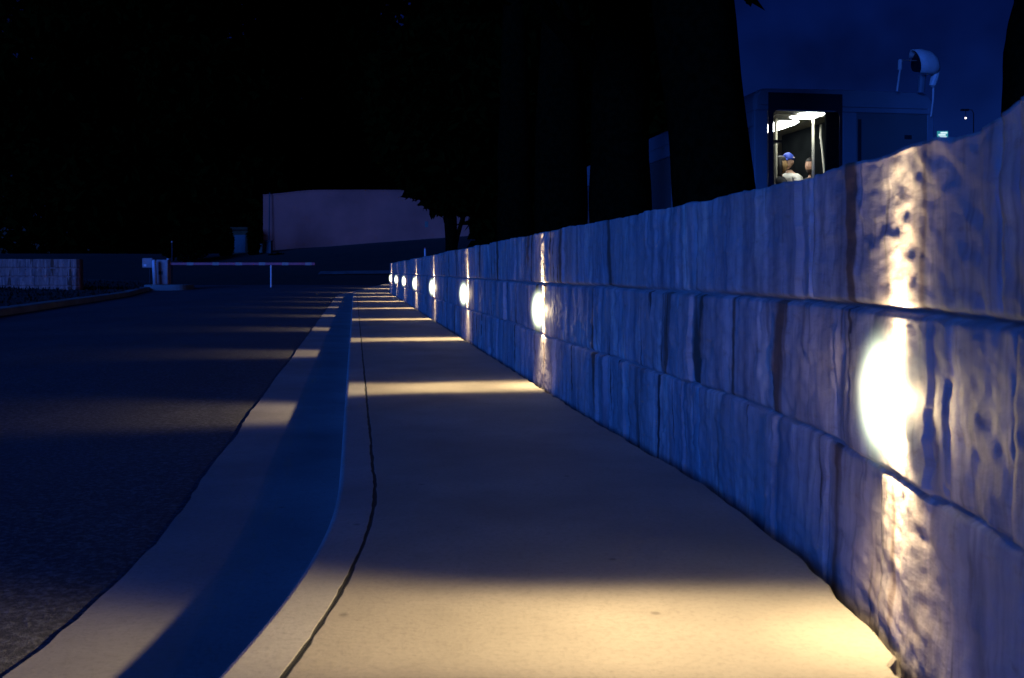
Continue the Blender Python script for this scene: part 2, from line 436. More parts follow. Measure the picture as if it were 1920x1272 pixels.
# ------------------------------------------------------------------ the long stone wall
def build_wall():
    s = stations(-3.4, 46.0)
    nz = 150
    zt = np.linspace(0, 1, nz)
    Sg, Tg = np.meshgrid(s, zt, indexing='ij')
    # top edge wanders stone by stone
    r = random.Random(3)
    def blocks(lo, hi):
        e = [s[0] - r.random()]
        while e[-1] < s[-1]: e.append(e[-1] + r.uniform(lo, hi))
        return np.array(e)
    EB = [blocks(0.5, 1.3), blocks(0.7, 1.6), blocks(0.6, 1.4)]
    top = WALL_H + (vnoise(s * 0.9, 0 * s, 51) - 0.5) * 0.016 + (vnoise(s * 6, 0 * s, 52) - 0.5) * 0.009 + (vnoise(s * 25, 0 * s, 53) - 0.5) * 0.006
    yw = np.interp(s, SS, YS) - 0.02
    top = top - 0.026 * sstep(1.55, 1.84, yw) * (1 - sstep(1.9, 2.0, yw)) - 0.010 * sstep(1.9, 2.0, yw) * (1 - sstep(2.3, 2.5, yw))
    Z = -0.10 + Tg * (top[:, None] + 0.10)
    j1 = 0.345 + (vnoise(s * 0.7, 0 * s, 61) - 0.5) * 0.022 + (vnoise(s * 9, 0 * s, 62) - 0.5) * 0.006
    j2 = 0.695 + (vnoise(s * 0.8, 0 * s, 63) - 0.5) * 0.008
    J1 = j1[:, None]; J2 = j2[:, None]
    course = (Z > J1).astype(int) + (Z > J2).astype(int)
    D = np.zeros_like(Z)
    for c in range(3):
        idx = np.searchsorted(EB[c], s) ; rr = random.Random(100 + c)
        off = np.array([rr.uniform(-0.008, 0.010) for _ in range(len(EB[c]) + 2)])[idx]
        til = np.array([rr.uniform(-0.012, 0.012) for _ in range(len(EB[c]) + 2)])[idx]
        e = EB[c][np.clip(idx, 0, len(EB[c]) - 1)]; e0 = EB[c][np.clip(idx - 1, 0, len(EB[c]) - 1)]
        u = (s - e0) / np.maximum(e - e0, 0.1) - 0.5
        m = course == c
        seam = np.minimum(np.abs(s - e0), np.abs(s - e))[:, None] + (fbm(Sg * 2, Z * 9, 70 + c) - 0.5) * 0.008
        d = (off + til * u * 2)[:, None] - 0.022 * np.exp(-(seam / 0.0065) ** 2)
        # split-face relief: tall ridges, flakes and grain, different on each course
        wz = Z + 0.05 * fbm(Sg * 4, Z * 4, 80 + c)
        wsx = Sg + 0.03 * (fbm(Sg * 6, Z * 8, 90 + c) - 0.5)
        # tall flat facets left by splitting, each with its own depth and tilt
        br_ = [s[0] - 0.2]
        while br_[-1] < s[-1]: br_.append(br_[-1] + rr.choice((rr.uniform(0.06, 0.14), rr.uniform(0.16, 0.42), rr.uniform(0.2, 0.5))))
        br_ = np.array(br_)
        sw = Sg + 0.045 * (fbm(Sg * 1.3, Z * 6, 340 + c, 3) - 0.5) + 0.03 * (Z - 0.5) * (vnoise(Sg * 3, 0 * Z, 345 + c) - 0.5)
        ib = np.searchsorted(br_, sw); dep = np.array([rr.uniform(-0.0065, 0.0065) for _ in range(len(br_) + 2)])
        tl = np.array([rr.uniform(-0.04, 0.04) for _ in range(len(br_) + 2)]); tz = np.array([rr.uniform(-0.02, 0.02) for _ in range(len(br_) + 2)])
        b0 = br_[np.clip(ib - 1, 0, len(br_) - 1)]; b1 = br_[np.clip(ib, 0, len(br_) - 1)]
        d = d + dep[ib] + tl[ib] * (sw - 0.5 * (b0 + b1)) + tz[ib] * (Z - 0.5)
        crack = np.minimum(sw - b0, b1 - sw)
        d = d - 0.010 * np.exp(-(crack / 0.004) ** 2) * (vnoise(b0 * 7.3, Z * 2.5, 350 + c) > 0.45)
        fl = fbm(wsx * 3.4, wz * 3.2, 230 + c, 4)
        d = d + 0.012 * (np.floor(fl * 6) / 6 + (1 / 6) * sstep(0.86, 1, fl * 6 - np.floor(fl * 6)) - 0.5)
        d = d + (fbm(wsx * 12, wz * 15, 260 + c, 5) - 0.5) * 0.0125
        d = d + (fbm(Sg * 30, Z * 40, 290 + c, 2) - 0.5) * 0.005
        gap = sstep(0.62, 0.9, vnoise(Sg * 3.6 + 0.15 * vnoise(Sg * 9, Z * 9, 330), Z * 0.5, 320 + c)) * 0.007
        D = np.where(m, d, D)
    for J, wd, dp in ((J1, 0.0052, 0.020), (J2, 0.0062, 0.032)):
        D = D - dp * np.exp(-((Z - J) / wd) ** 2) - 0.002 * np.exp(-((Z - J) / 0.03) ** 2)
    D = D + 0.012 * sstep(0.12, 0.0, Z) * (vnoise(Sg * 5, 0 * Sg, 55) - 0.5)
    X, Y, _ = on_line(Sg, wall_d(Sg) - D)
    front = np.stack([X, Y, Z + rise(Y)], 2)
    rows = []
    for dd, dz in ((0.03, 0.002), (0.12, -0.004), (0.22, 0.0), (0.30, -0.01), (0.315, -0.06), (0.32, -1.14)):
        x, y, _ = on_line(s, wall_d(s) + dd)
        nz_ = (vnoise(s * 8, 0 * s + dd * 30, 57) - 0.5) * 0.012
        zz = top + dz + nz_ if dz > -1 else top * 0 - 0.1
        rows.append(np.stack([x, y, zz + rise(y)], 1))
    A = np.concatenate([front, np.stack(rows, 1)], 1)
    n, k = A.shape[:2]
    idx = np.arange(n * k).reshape(n, k)
    F = np.stack([idx[:-1, :-1], idx[1:, :-1], idx[1:, 1:], idx[:-1, 1:]], 2).reshape(-1, 4)
    me = bpy.data.meshes.new('stone_wall')
    caps = [tuple(idx[0, :]), tuple(idx[-1, ::-1])]
    me.from_pydata(A.reshape(-1, 3).tolist(), [], F.tolist() + caps)
    uv = me.uv_layers.new(name='UVMap')
    prof_v = np.concatenate([Tg[0] * 1.14, 1.14 + np.array([0.03, 0.12, 0.22, 0.3, 0.36, 1.4])])
    cm = np.concatenate([course, np.full((n, 6), 2)], 1)
    U = np.repeat(s[:, None], k, 1) + cm * 37.3
    V = np.repeat(prof_v[None], n, 0) + cm * 11.7
    li = np.zeros(len(me.loops), dtype=np.int32); me.loops.foreach_get('vertex_index', li)
    uv.data.foreach_set('uv', np.stack([U.reshape(-1)[li], V.reshape(-1)[li]], 1).astype(np.float32).reshape(-1))
    me.materials.append(M['stone']); me.update()
    o = bpy.data.objects.new('stone_wall', me); COL.objects.link(o)
    me.polygons.foreach_set('use_smooth', [True] * len(me.polygons))
    tag(o, 'long wall of three courses of split face stone blocks beside the sidewalk', 'wall')
build_wall()

# ------------------------------------------------------------------ wall lamps: blade-of-light sconces
def lamp_light():
    d = bpy.data.lights.new('lamp_beam', 'POINT'); d.energy = 225; d.color = (1.0, 0.76, 0.42); d.shadow_soft_size = 0.022
    d.use_nodes = True; t = d.node_tree; t.nodes.clear()
    o = t.nodes.new('ShaderNodeOutputLight'); e = t.nodes.new('ShaderNodeEmission')
    tc = t.nodes.new('ShaderNodeTexCoord'); sp = t.nodes.new('ShaderNodeSeparateXYZ')
    t.links.new(tc.outputs['Normal'], sp.inputs[0])
    def mth(op, a, b=None):
        n = t.nodes.new('ShaderNodeMath'); n.operation = op
        for k, v in enumerate((a, b)):
            if v is None: continue
            if isinstance(v, (int, float)): n.inputs[k].default_value = v
            else: t.links.new(v, n.inputs[k])
        return n.outputs[0]
    x, y, z = sp.outputs
    q = mth('MULTIPLY', y, y)                       # distance from the plane of the blade of light
    zz_ = mth('MULTIPLY', z, z); az = mth('ABSOLUTE', z); low = mth('LESS_THAN', z, 0.0)
    def ss_(v, a, b_, lo, hi):
        n = t.nodes.new('ShaderNodeMapRange'); n.interpolation_type = 'SMOOTHSTEP'; t.links.new(v, n.inputs['Value'])
        for k_, v_ in (('From Min', a), ('From Max', b_), ('To Min', lo), ('To Max', hi)): n.inputs[k_].default_value = v_
        return n.outputs['Result']
    # half width of the blade: an even bar on the ground, narrower up the wall
    wd = mth('ADD', mth('MULTIPLY', low, ss_(az, 0.40, 0.97, 0.07, 0.34)), 0.19)
    rel = mth('DIVIDE', q, mth('MULTIPLY', wd, wd))
    core = mth('EXPONENT', mth('MULTIPLY', mth('POWER', rel, 2.2), -1.0))
    skirt = mth('MULTIPLY', mth('EXPONENT', mth('MULTIPLY', q, -1.0 / (2 * 0.40 ** 2))), 0.005)
    upw = mth('MULTIPLY', mth('POWER', az, 4.0), mth('MULTIPLY', mth('EXPONENT', mth('MULTIPLY', q, -1.0 / (2 * 0.29 ** 2))), 0.42))
    fan = mth('ADD', mth('ADD', mth('ADD', core, upw), skirt), 0.005)
    down = mth('MULTIPLY', low, ss_(az, 0.34, 0.90, 0.0, 0.80))
    ver = mth('MULTIPLY', mth('MULTIPLY', ss_(az, 0.09, 0.35, 0.03, 1.0), mth('SUBTRACT', 1.0, down)), mth('SUBTRACT', 1.0, mth('MULTIPLY', mth('SUBTRACT', 1.0, low), 0.52)))
    side = mth('MULTIPLY', mth('MULTIPLY', q, mth('EXPONENT', mth('MULTIPLY', zz_, -1.0 / 0.22 ** 2))), 0.050)
    t.links.new(mth('ADD', mth('MULTIPLY', fan, ver), side), e.inputs[1])
    t.links.new(e.outputs[0], o.inputs[0])
    return d
LAMP = lamp_light()
LAMP_Z = 0.515
def make_lamp():
    root = empty('wall_lamp', (0, 0, 0))
    # local +x points away from the wall, +y along it
    b = MB(); b.box(-0.05, -0.022, -0.014, 0.014, -0.07, 0.07); b.build('backplate', M['grey_metal'], root, bevel=0.004)
    l = MB(); n = 12; r = 0.040
    l.ball(LENS_C, LENS_HALO_R, 20, 16)  # lens shape enlarged to hold the added glare halo
    l.build('lens', M['lens'], root, smooth=True)
    lo = bpy.data.objects.new('beam', LAMP); COL.objects.link(lo); lo.parent = root; lo.location = (0.032, 0, 0)
    return root
lab = ['wall lamp nearest the camera, glowing large on the rough stone at the right',
       'second wall lamp from the near end, a bright oval over a wide light bar',
       'third wall lamp from the near end of the stone wall',
       'fourth wall lamp from the near end of the stone wall',
       'fifth wall lamp from the near end of the stone wall',
       'sixth wall lamp from the near end of the stone wall',
       'seventh wall lamp from the near end of the stone wall',
       'eighth wall lamp, the farthest glow still seen on the stone wall',
       'hidden ninth wall lamp round the far bend, only its light bar on the sidewalk shows',
       'hidden tenth wall lamp round the far bend, lighting the last strip of sidewalk']
proto = None
for i in range(10):
    y = 2.11 + 4.66 * i
    # find s whose wall-face point has this y
    ss = s_at(y)
    for _ in range(4):
        x_, y_, a = on_line(ss, float(wall_d(ss))); ss += (y - float(y_))
    x_, y_, a = on_line(ss, float(wall_d(ss)) - 0.022)
    o = make_lamp() if proto is None else copy_tree(proto)
    proto = proto or o
    o.location = (float(x_), float(y_), LAMP_Z + float(rise(y_))); o.rotation_euler = (0, 0, math.pi - float(a))
    tag(o, lab[i], 'wall lamp', 'blade-of-light lamps on the stone wall')

# ------------------------------------------------------------------ shuttle bus behind the wall
BUS_X, BUS_Y, BUS_A = 3.24, 13.3, 0.157
bus = empty('shuttle_bus', (BUS_X, BUS_Y, 0.0), BUS_A)
tag(bus, 'dark blue bus with a lit cabin and passengers, standing behind the stone wall', 'bus')
BW, BL, BH = 2.6, 12.0, 3.24
def side_profile(x_out, x_in):
    pass
b = MB()
# roof: shallow arched section with rounded edges, extruded along the bus
n = 10
outer = [(0.0, 2.93)] + [(0.17 - 0.17 * math.cos(q), 3.06 + 0.17 * math.sin(q)) for q in np.linspace(0, math.pi / 2, n)]
outer += [(BW / 2, 3.245)] + [(BW - x, z) for x, z in outer[::-1]]
inner = [(0.06, 2.93), (0.06, 3.0), (BW - 0.06, 3.0), (BW - 0.06, 2.93)]
sec = outer + inner[::-1]
K = len(sec)
yy = [0.03, 0.0, BL, ]
vs = [(0.03 + (BW - 0.06) * x / BW, 0.0, z - 0.01 if z > 3 else z) for x, z in sec] + [(x, 0.06, z) for x, z in sec] + [(x, BL, z) for x, z in sec]
fs = [(i * K + j, i * K + (j + 1) % K, (i + 1) * K + (j + 1) % K, (i + 1) * K + j) for i in range(2) for j in range(K)]
fs += [tuple(range(K)), tuple(range(2 * K, 3 * K))]
b.add(vs, fs)
# front: lower panel, pillars, header
b.box(0.0, BW, 0.0, 0.06, 0.35, 1.30)
b.box(0.0, 0.19, 0.0, 0.06, 1.30, 2.93)
b.box(1.255, 1.47, 0.0, 0.06, 1.30, 2.93)
b.box(2.50, BW, 0.0, 0.06, 1.30, 2.93)
b.box(0.19, 1.255, 0.012, 0.058, 2.97, 3.19)   # destination box, inside the header
# sides
for x0, x1 in ((0.0, 0.06), (BW - 0.06, BW)):
    b.box(x0, x1, 0.06, BL, 0.35, 1.55)
    b.box(x0, x1, 0.06, BL, 2.72, 2.93)
    for yp in np.linspace(0.06, BL - 0.12, 8):
        b.box(x0, x1, yp, yp + 0.12, 1.55, 2.72)
b.box(0.06, BW - 0.06, BL - 0.06, BL, 0.35, 2.93)
b.box(0.06, BW - 0.06, 0.06, BL - 0.06, 0.80, 0.92)
b.box(0.062, BW - 0.062, 0.001, 0.058, 2.931, 2.999)
b.build('body', M['bus_body'], bus, bevel=0.012)
# black surround with a rounded opening
def rounded_hole(x0, x1, z0, z1, hx0, hx1, hz0, hz1, r, y0, y1):
    hole = []
    for cx, cz, q0 in ((hx1 - r, hz1 - r, 0), (hx0 + r, hz1 - r, 90), (hx0 + r, hz0 + r, 180), (hx1 - r, hz0 + r, 270)):
        for q in np.linspace(q0, q0 + 90, 7): hole.append((cx + r * math.cos(math.radians(q)), cz + r * math.sin(math.radians(q))))
    cor = [(x1, z1), (x0, z1), (x0, z0), (x1, z0)]
    m = MB(); H = len(hole)
    for y in (y0, y1): m.v += [(x, y, z) for x, z in hole] + [(x, y, z) for x, z in cor]
    T = H + 4
    for L in (0, T):
        for c in range(4):
            for j in range(6): m.f.append((L + H + c, L + c * 7 + j, L + c * 7 + j + 1))
            m.f.append((L + H + c, L + c * 7 + 6, L + ((c + 1) * 7) % H, L + H + (c + 1) % 4))
    for j in range(H): m.f.append((j, (j + 1) % H, T + (j + 1) % H, T + j))
    for c in range(4): m.f.append((H + c, H + (c + 1) % 4, T + H + (c + 1) % 4, T + H + c))
    return m
rounded_hole(0.193, 1.252, 1.303, 3.17, 0.262, 1.215, 1.38, 2.945, 0.09, -0.006, 0.010).build('window_surround', M['bus_black'], bus)
MB().box(0.258, 1.22, 0.016, 0.021, 1.36, 2.955).build('windshield', M['glass'], bus)
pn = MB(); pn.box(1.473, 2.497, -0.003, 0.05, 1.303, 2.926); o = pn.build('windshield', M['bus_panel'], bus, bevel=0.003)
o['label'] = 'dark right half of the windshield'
MB().box(1.475, 1.53, -0.004, 0.004, 1.35, 2.84).build('pillar_trim', M['bus_black'], bus, bevel=0.003)
MB().box(2.16, 2.27, -0.006, 0.004, 2.58, 2.64).build('marker_lamp', M['bus_black'], bus, bevel=0.004)
ypos = np.linspace(0.06, BL - 0.12, 8)
for k in range(7):
    for x in (0.022, BW - 0.034):
        MB().box(x, x + 0.012, ypos[k] + 0.121, ypos[k + 1] - 0.001, 1.552, 2.718).build('side_window', M['dark_glass'], bus)
for y0 in (1.75, 8.6):
    for x0 in (-0.012, BW - 0.268):
        wt = MB(); wt.tube([(x0, y0, 0.48), (x0 + 0.03, y0, 0.48), (x0 + 0.25, y0, 0.48), (x0 + 0.28, y0, 0.48)], [0.42, 0.48, 0.48, 0.42], 28)
        wo = wt.build('wheel', M['rubber'], bus)
        MB().tube([(x0 - 0.006 if x0 < 1 else x0 + 0.286, y0, 0.48), (x0 + 0.14, y0, 0.48)], [0.27, 0.29], 20).build('rim', M['grey_metal'], wo)
for x0 in (0.25, BW - 0.25):
    MB().tube([(x0, -0.02, 0.75), (x0, 0.03, 0.75)], [0.10, 0.12], 18).build('headlight', M['dark_glass'], bus)
MB().box(-0.01, BW + 0.01, -0.07, -0.002, 0.32, 0.52).build('bumper', M['rubber'], bus, bevel=0.03)
# cabin
c = MB(); c.box(0.07, BW - 0.07, 0.10, 7.0, 2.965, 2.992)
c.build('ceiling_panel', M['interior'], bus)
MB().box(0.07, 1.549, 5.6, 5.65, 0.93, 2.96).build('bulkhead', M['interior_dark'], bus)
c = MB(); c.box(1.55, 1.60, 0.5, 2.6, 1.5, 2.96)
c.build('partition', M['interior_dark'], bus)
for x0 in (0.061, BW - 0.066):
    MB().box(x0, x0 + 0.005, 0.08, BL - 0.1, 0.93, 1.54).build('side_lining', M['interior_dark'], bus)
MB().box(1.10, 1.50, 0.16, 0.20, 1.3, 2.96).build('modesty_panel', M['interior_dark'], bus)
def ceil_lamp(x0, x1, y0, y1):
    m = MB(); nn = 16; vs = []
    for z, q in ((2.964, 1.0), (2.945, 0.9)):
        for k in range(nn):
            a = 2 * math.pi * k / nn; ca, sa = math.cos(a), math.sin(a)
            e = 0.45
            vs.append(((x0 + x1) / 2 + (x1 - x0) / 2 * q * math.copysign(abs(ca) ** e, ca), (y0 + y1) / 2 + (y1 - y0) / 2 * q * math.copysign(abs(sa) ** e, sa), z))
    m.add(vs, [tuple(range(nn)), tuple(range(nn, 2 * nn))[::-1]] + [(k, (k + 1) % nn, nn + (k + 1) % nn, nn + k) for k in range(nn)])
    m.build('ceiling_light', M['ceiling_lamp'], bus)
BM = Matrix.Translation((BUS_X, BUS_Y, 0)) @ Matrix.Rotation(BUS_A, 4, 'Z')
def in_bus(px, py, depth):
    """where the ray through picture point (px, py) meets the bus-local plane y = depth"""
    d = Vector(((px - 960) / 1867, 1, (508 - py) / 1867)); o_ = Vector((0, 0, EYE))
    inv = BM.inverted(); a = inv @ o_; q = inv.to_3x3() @ d
    t = (depth - a.y) / q.y; return a + q * t
lx = in_bus(1516, 215, 0.5).x
ceil_lamp(lx - 0.19, lx + 0.19, 0.28, 0.80)
ceil_lamp(lx - 0.19, lx + 0.19, 1.05, 2.3)
ceil_lamp(lx - 0.19, lx + 0.19, 3.6, 4.9)
for px, y, r in ((1454.5, 0.90, 0.024), (1525, 0.75, 0.021)):
    x = in_bus(px, 300, y).x
    MB().tube([(x, y, 0.92), (x, y, 2.78), (x, y, 2.86), (x, y, 2.964)], [r, r, r * 0.8, r * 1.3], 12).build('grab_pole', M['pole'], bus, smooth=True)
x = in_bus(1546, 270, 1.1).x - 1.49
MB().tube([(x + 1.46, 1.15, 2.93), (x + 1.44, 1.12, 2.75), (x + 1.46, 1.10, 2.5), (x + 1.49, 1.1, 2.2), (x + 1.49, 1.1, 1.9)], 0.016, 10).build('grab_pole', M['pole'], bus, smooth=True)
MB().tube([(0.30, 0.30, 2.80), (0.44, 0.33, 2.935), (1.25, 0.45, 2.94)], 0.014, 8).build('grab_rail', M['pole'], bus, smooth=True)
MB().box(0.40, 0.52, 0.30, 0.40, 2.54, 2.575).build('pole_bracket', M['bus_black'], bus)
MB().box(1.375, 1.405, 0.55, 0.58, 2.02, 2.10).build('stop_button', emit('stop_red', (0.8, 0.02, 0.02), 0.5), bus)
st = MB(); st.box(0.10, 1.50, 1.95, 2.45, 0.921, 1.50); st.box(0.10, 1.50, 2.35, 2.45, 1.50, 2.05)
st.build('bench_seat', M['seat'], bus, bevel=0.03)
st = MB(); st.box(0.10, 1.50, 0.80, 1.95, 0.921, 1.42); st.build('wheel_box', M['seat'], bus, bevel=0.02)
# big mirror above the right corner
mr = empty('mirror', (-0.05, 0, 0)); mr.parent = bus
m = MB(); nn = 14; vs = []; L0, L1 = 2.26, 2.58
for x, r, zc in ((2.25, 0.165, 3.60), (2.36, 0.175, 3.60), (2.46, 0.165, 3.59), (2.54, 0.125, 3.575), (2.585, 0.06, 3.56)):
    for k in range(nn + 1):
        a = math.radians(-75 + 225 * k / nn)
        vs.append((x - 0.05 * math.sin(a) * (1 if x < 2.4 else 0.4), -0.20 - r * math.cos(a) * 0.8, zc + r * math.sin(a)))
k2 = nn + 1
m.add(vs, [(i * k2 + j, i * k2 + j + 1, (i + 1) * k2 + j + 1, (i + 1) * k2 + j) for i in range(4) for j in range(nn)])
mo = m.build('mirror_housing', M['white'], mr, smooth=True)
sm = mo.modifiers.new('thick', 'SOLIDIFY'); sm.thickness = 0.012
MB().tube([(2.28, -0.17, 3.60), (2.46, -0.17, 3.59)], 0.125, 16).build('mirror_glass', M['bus_black'], mr)
MB().tube([(2.02, -0.18, 3.625), (2.30, -0.18, 3.622)], 0.007, 8).build('mirror_rod', M['grey_metal'], mr)
MB().tube([(2.045, -0.18, 3.63), (2.045, -0.18, 3.61), (2.045, -0.17, 3.50), (2.045, -0.17, 3.48), (2.045, -0.10, 3.22)], [0.022, 0.028, 0.028, 0.013, 0.013], 10).build('mirror_arm', M['white'], mr)
MB().tube([(2.575, -0.18, 3.55), (2.56, -0.17, 3.42), (2.53, -0.16, 3.30), (2.55, -0.15, 3.27), (2.575, -0.1, 3.1), (2.595, -0.02, 2.9)], [0.05, 0.055, 0.045, 0.014, 0.012, 0.012], 10).build('mirror_arm', M['white'], mr)
MB().tube([(2.42, -0.10, 3.45), (2.42, -0.06, 3.22)], [0.05, 0.05], 10).build('mirror_mount', M['bus_body'], mr)

# ------------------------------------------------------------------ passengers
def skin_mesh(nodes, edges, sub=2):
    me = bpy.data.meshes.new('skeleton'); me.from_pydata([n[:3] for n in nodes], edges, [])
    o = bpy.data.objects.new('skeleton', me); COL.objects.link(o)
    sk = o.modifiers.new('skin', 'SKIN'); sk.use_smooth_shade = True
    if not me.skin_vertices: me.skin_vertices.new()
    for i, nd in enumerate(nodes):
        r = nd[3] if hasattr(nd[3], '__len__') else (nd[3], nd[3])
        me.skin_vertices[0].data[i].radius = r
        me.skin_vertices[0].data[i].use_root = (i == 0)
    ss = o.modifiers.new('sub', 'SUBSURF'); ss.levels = sub; ss.render_levels = sub
    dg = bpy.context.evaluated_depsgraph_get(); dg.update()
    res = bpy.data.meshes.new_from_object(o.evaluated_get(dg))
    bpy.data.objects.remove(o)
    return res

def chainify(chains):
    nodes = []; edges = []; key = {}
    for ch in chains:
        prev = None
        for p in ch:
            k = tuple(round(c, 4) for c in p[:3])
            if k not in key: key[k] = len(nodes); nodes.append(p)
            if prev is not None and (prev, key[k]) not in edges: edges.append((prev, key[k]))
            prev = key[k]
    return nodes, edges

def seated_person(label, loc, rz, skin, top, legs, hands, hair=None, cap=None, beard=None, headturn=0.0, tilt=0.0):
    """faces local +x; origin at the pelvis on the seat. hands: two wrist targets (x, y, z)"""
    root = empty('person', loc, rz); tag(root, label, 'person', 'passengers in the lit bus')
    hx = 0.05
    body = [[(0, 0, 0.08, 0.13), (0, 0, 0.25, 0.125), (0.0, 0, 0.42, 0.13), (0.01, 0, 0.53, 0.085), (0.02, 0, 0.585, 0.052), (0.03, 0, 0.63, 0.055)]]
    arms = []
    for sgn, (wx, wy, wz) in zip((1, -1), hands):
        sh = (0.0, sgn * 0.185, 0.485, 0.058)
        el = ((wx) * 0.45 - 0.04, sgn * 0.25 + (wy - sgn * 0.2) * 0.4, 0.485 + (wz - 0.485) * 0.55 - 0.07, 0.046)
        arms.append(((0.01, 0, 0.53, 0.085), sh, el, (wx, wy, wz, 0.03)))
        d = (Vector((wx, wy, wz)) - Vector(el[:3])).normalized()
        up = Vector((0, 0, 1)); sd_ = d.cross(up).normalized()
        palm = Vector((wx, wy, wz)) + d * 0.07
        body.append([*arms[-1], (*palm, 0.034)])
        for q, ln in ((-0.027, 0.058), (-0.009, 0.068), (0.009, 0.064), (0.027, 0.05)):
            a = palm + sd_ * q + d * 0.012; b2 = a + d * ln * 0.55 - up * 0.008; c2 = b2 + d * ln * 0.25 - up * 0.032
            body.append([(*palm, 0.034), (*a, 0.011), (*b2, 0.0095), (*c2, 0.0085)])
        th = Vector((wx, wy, wz)) + d * 0.025 + sd_ * (-sgn) * 0.035
        body.append([(wx, wy, wz, 0.03), (*th, 0.013), (*(th + d * 0.045 - sd_ * sgn * 0.012), 0.010)])
    legc = []
    for sgn in (1, -1):
        legc.append([(0, 0, 0.08, 0.13), (0.08, sgn * 0.1, 0.06, 0.09), (0.44, sgn * 0.12, 0.07, 0.065), (0.44, sgn * 0.12, -0.28, 0.045), (0.45, sgn * 0.12, -0.37, 0.045), (0.60, sgn * 0.12, -0.40, 0.038)])
    body += legc
    me = skin_mesh(*chainify(body), sub=1)
    # head added to the same mesh
    bm = bmesh.new(); bm.from_mesh(me)
    R = Matrix.Translation((hx - 0.02, 0, 0.63)) @ Matrix.Rotation(headturn, 4, 'Z') @ Matrix.Rotation(tilt, 4, 'Y')
    def head_shape(p):
        x, y, z = p
        X = 0.098 * x; Y = 0.076 * y; Z = 0.118 * z
        if z < -0.1:
            k = (-z - 0.1) / 0.9; Y *= 1 - 0.30 * k; X = X * (1 - 0.30 * k) + 0.022 * k
        if x > 0.55: X = 0.098 * (0.55 + (x - 0.55) * 0.55)
        X += 0.024 * math.exp(-((y / 0.22) ** 2) - (((z + 0.08) / 0.2) ** 2)) * (x > 0)      # nose
        X -= 0.008 * math.exp(-(((abs(y) - 0.38) / 0.16) ** 2) - (((z - 0.12) / 0.12) ** 2)) * (x > 0)   # eye sockets
        X += 0.006 * math.exp(-((y / 0.3) ** 2) - (((z + 0.42) / 0.08) ** 2)) * (x > 0)      # lips
        X += 0.008 * math.exp(-((y / 0.25) ** 2) - (((z + 0.75) / 0.15) ** 2)) * (x > 0)     # chin
        return Vector((X + 0.015, Y, Z + 0.115))
    def ell(fn, keep=lambda p: True, n=28, m=20):
        vs = []; fs = []
        for j in range(m + 1):
            t = math.pi * j / m
            for k in range(n):
                p = 2 * math.pi * k / n
                vs.append((math.sin(t) * math.cos(p), math.sin(t) * math.sin(p), math.cos(t)))
        for j in range(m):
            for k in range(n):
                q = (j * n + k, (j + 1) * n + k, (j + 1) * n + (k + 1) % n, j * n + (k + 1) % n)
                if all(keep(vs[i]) for i in q): fs.append(q)
        return [R @ fn(v) for v in vs], fs
    def addto(b_, vs, fs):
        L = [b_.verts.new(v) for v in vs]
        for f in fs:
            try: b_.faces.new([L[i] for i in f]).smooth = True
            except ValueError: pass
        bmesh.ops.delete(b_, geom=[v for v in L if not v.link_faces], context='VERTS')
    addto(bm, *ell(head_shape))
    for sgn in (1, -1):
        addto(bm, *ell(lambda p, sgn=sgn: Vector((0.005 + 0.02 * p[0], sgn * 0.078 + 0.009 * p[1], 0.105 + 0.032 * p[2])), n=10, m=8))
    bmesh.ops.remove_doubles(bm, verts=bm.verts, dist=1e-5)
    bm.to_mesh(me); bm.free()
    me.name = 'person_body'
    link('body', me, skin, root, smooth=True)
    # clothes
    torso = [[(0, 0, 0.03, 0.165), (0, 0, 0.25, 0.16), (0.0, 0, 0.42, 0.155), (0.008, 0, 0.53, 0.105), (0.016, 0, 0.57, 0.068)]]
    for a in arms:
        torso.append([(0.008, 0, 0.53, 0.105), (*a[1][:3], 0.08), (*a[2][:3], 0.064), (*(Vector(a[2][:3]).lerp(Vector(a[3][:3]), 0.88)), 0.046)])
    link('shirt', skin_mesh(*chainify(torso), sub=1), top, root, smooth=True)
    tro = [[(p[0], p[1], p[2], p[3] + 0.018 if i else 0.155) for i, p in enumerate(ch[:5])] for ch in legc]
    link('trousers', skin_mesh(*chainify(tro), sub=1), legs, root, smooth=True)
    if hair:
        style, hm = hair
        hb = bmesh.new()
        def hs(p):
            v = head_shape(p); c0 = Vector((0.005, 0, 0.125)); n_ = 1.12
            return c0 + (v - c0) * n_ + Vector((-0.008, 0, 0.006))
        addto(hb, *ell(hs, keep=lambda p: p[2] > (0.42 if p[0] > 0.25 else (-0.30 if style == 'short' else -0.6))))
        if style == 'long':
            for k in range(9):
                a = math.radians(95 + k * 21.25); cx, cy = 0.10 * math.cos(a), 0.088 * math.sin(a)
                mb = MB(); mb.tube([R @ Vector((cx * 0.8, cy * 0.8, 0.20)), R @ Vector((cx * 1.08, cy * 1.1, 0.08)), R @ Vector((cx * 1.15, cy * 1.2, -0.06)), R @ Vector((cx * 1.0, cy * 1.15, -0.20))], [0.03, 0.04, 0.036, 0.014], 8)
                addto(hb, [Vector(v) for v in mb.v], mb.f)
        mh = bpy.data.meshes.new('hair'); hb.to_mesh(mh); hb.free(); link('hair', mh, hm, root, smooth=True)
    if beard:
        hb = bmesh.new()
        def bs(p):
            v = head_shape(p); c0 = Vector((0.01, 0, 0.11)); return c0 + (v - c0) * 1.05
        addto(hb, *ell(bs, keep=lambda p: p[2] < -0.38 and p[0] > -0.05))
        mh = bpy.data.meshes.new('beard'); hb.to_mesh(mh); hb.free(); link('beard', mh, beard, root, smooth=True)
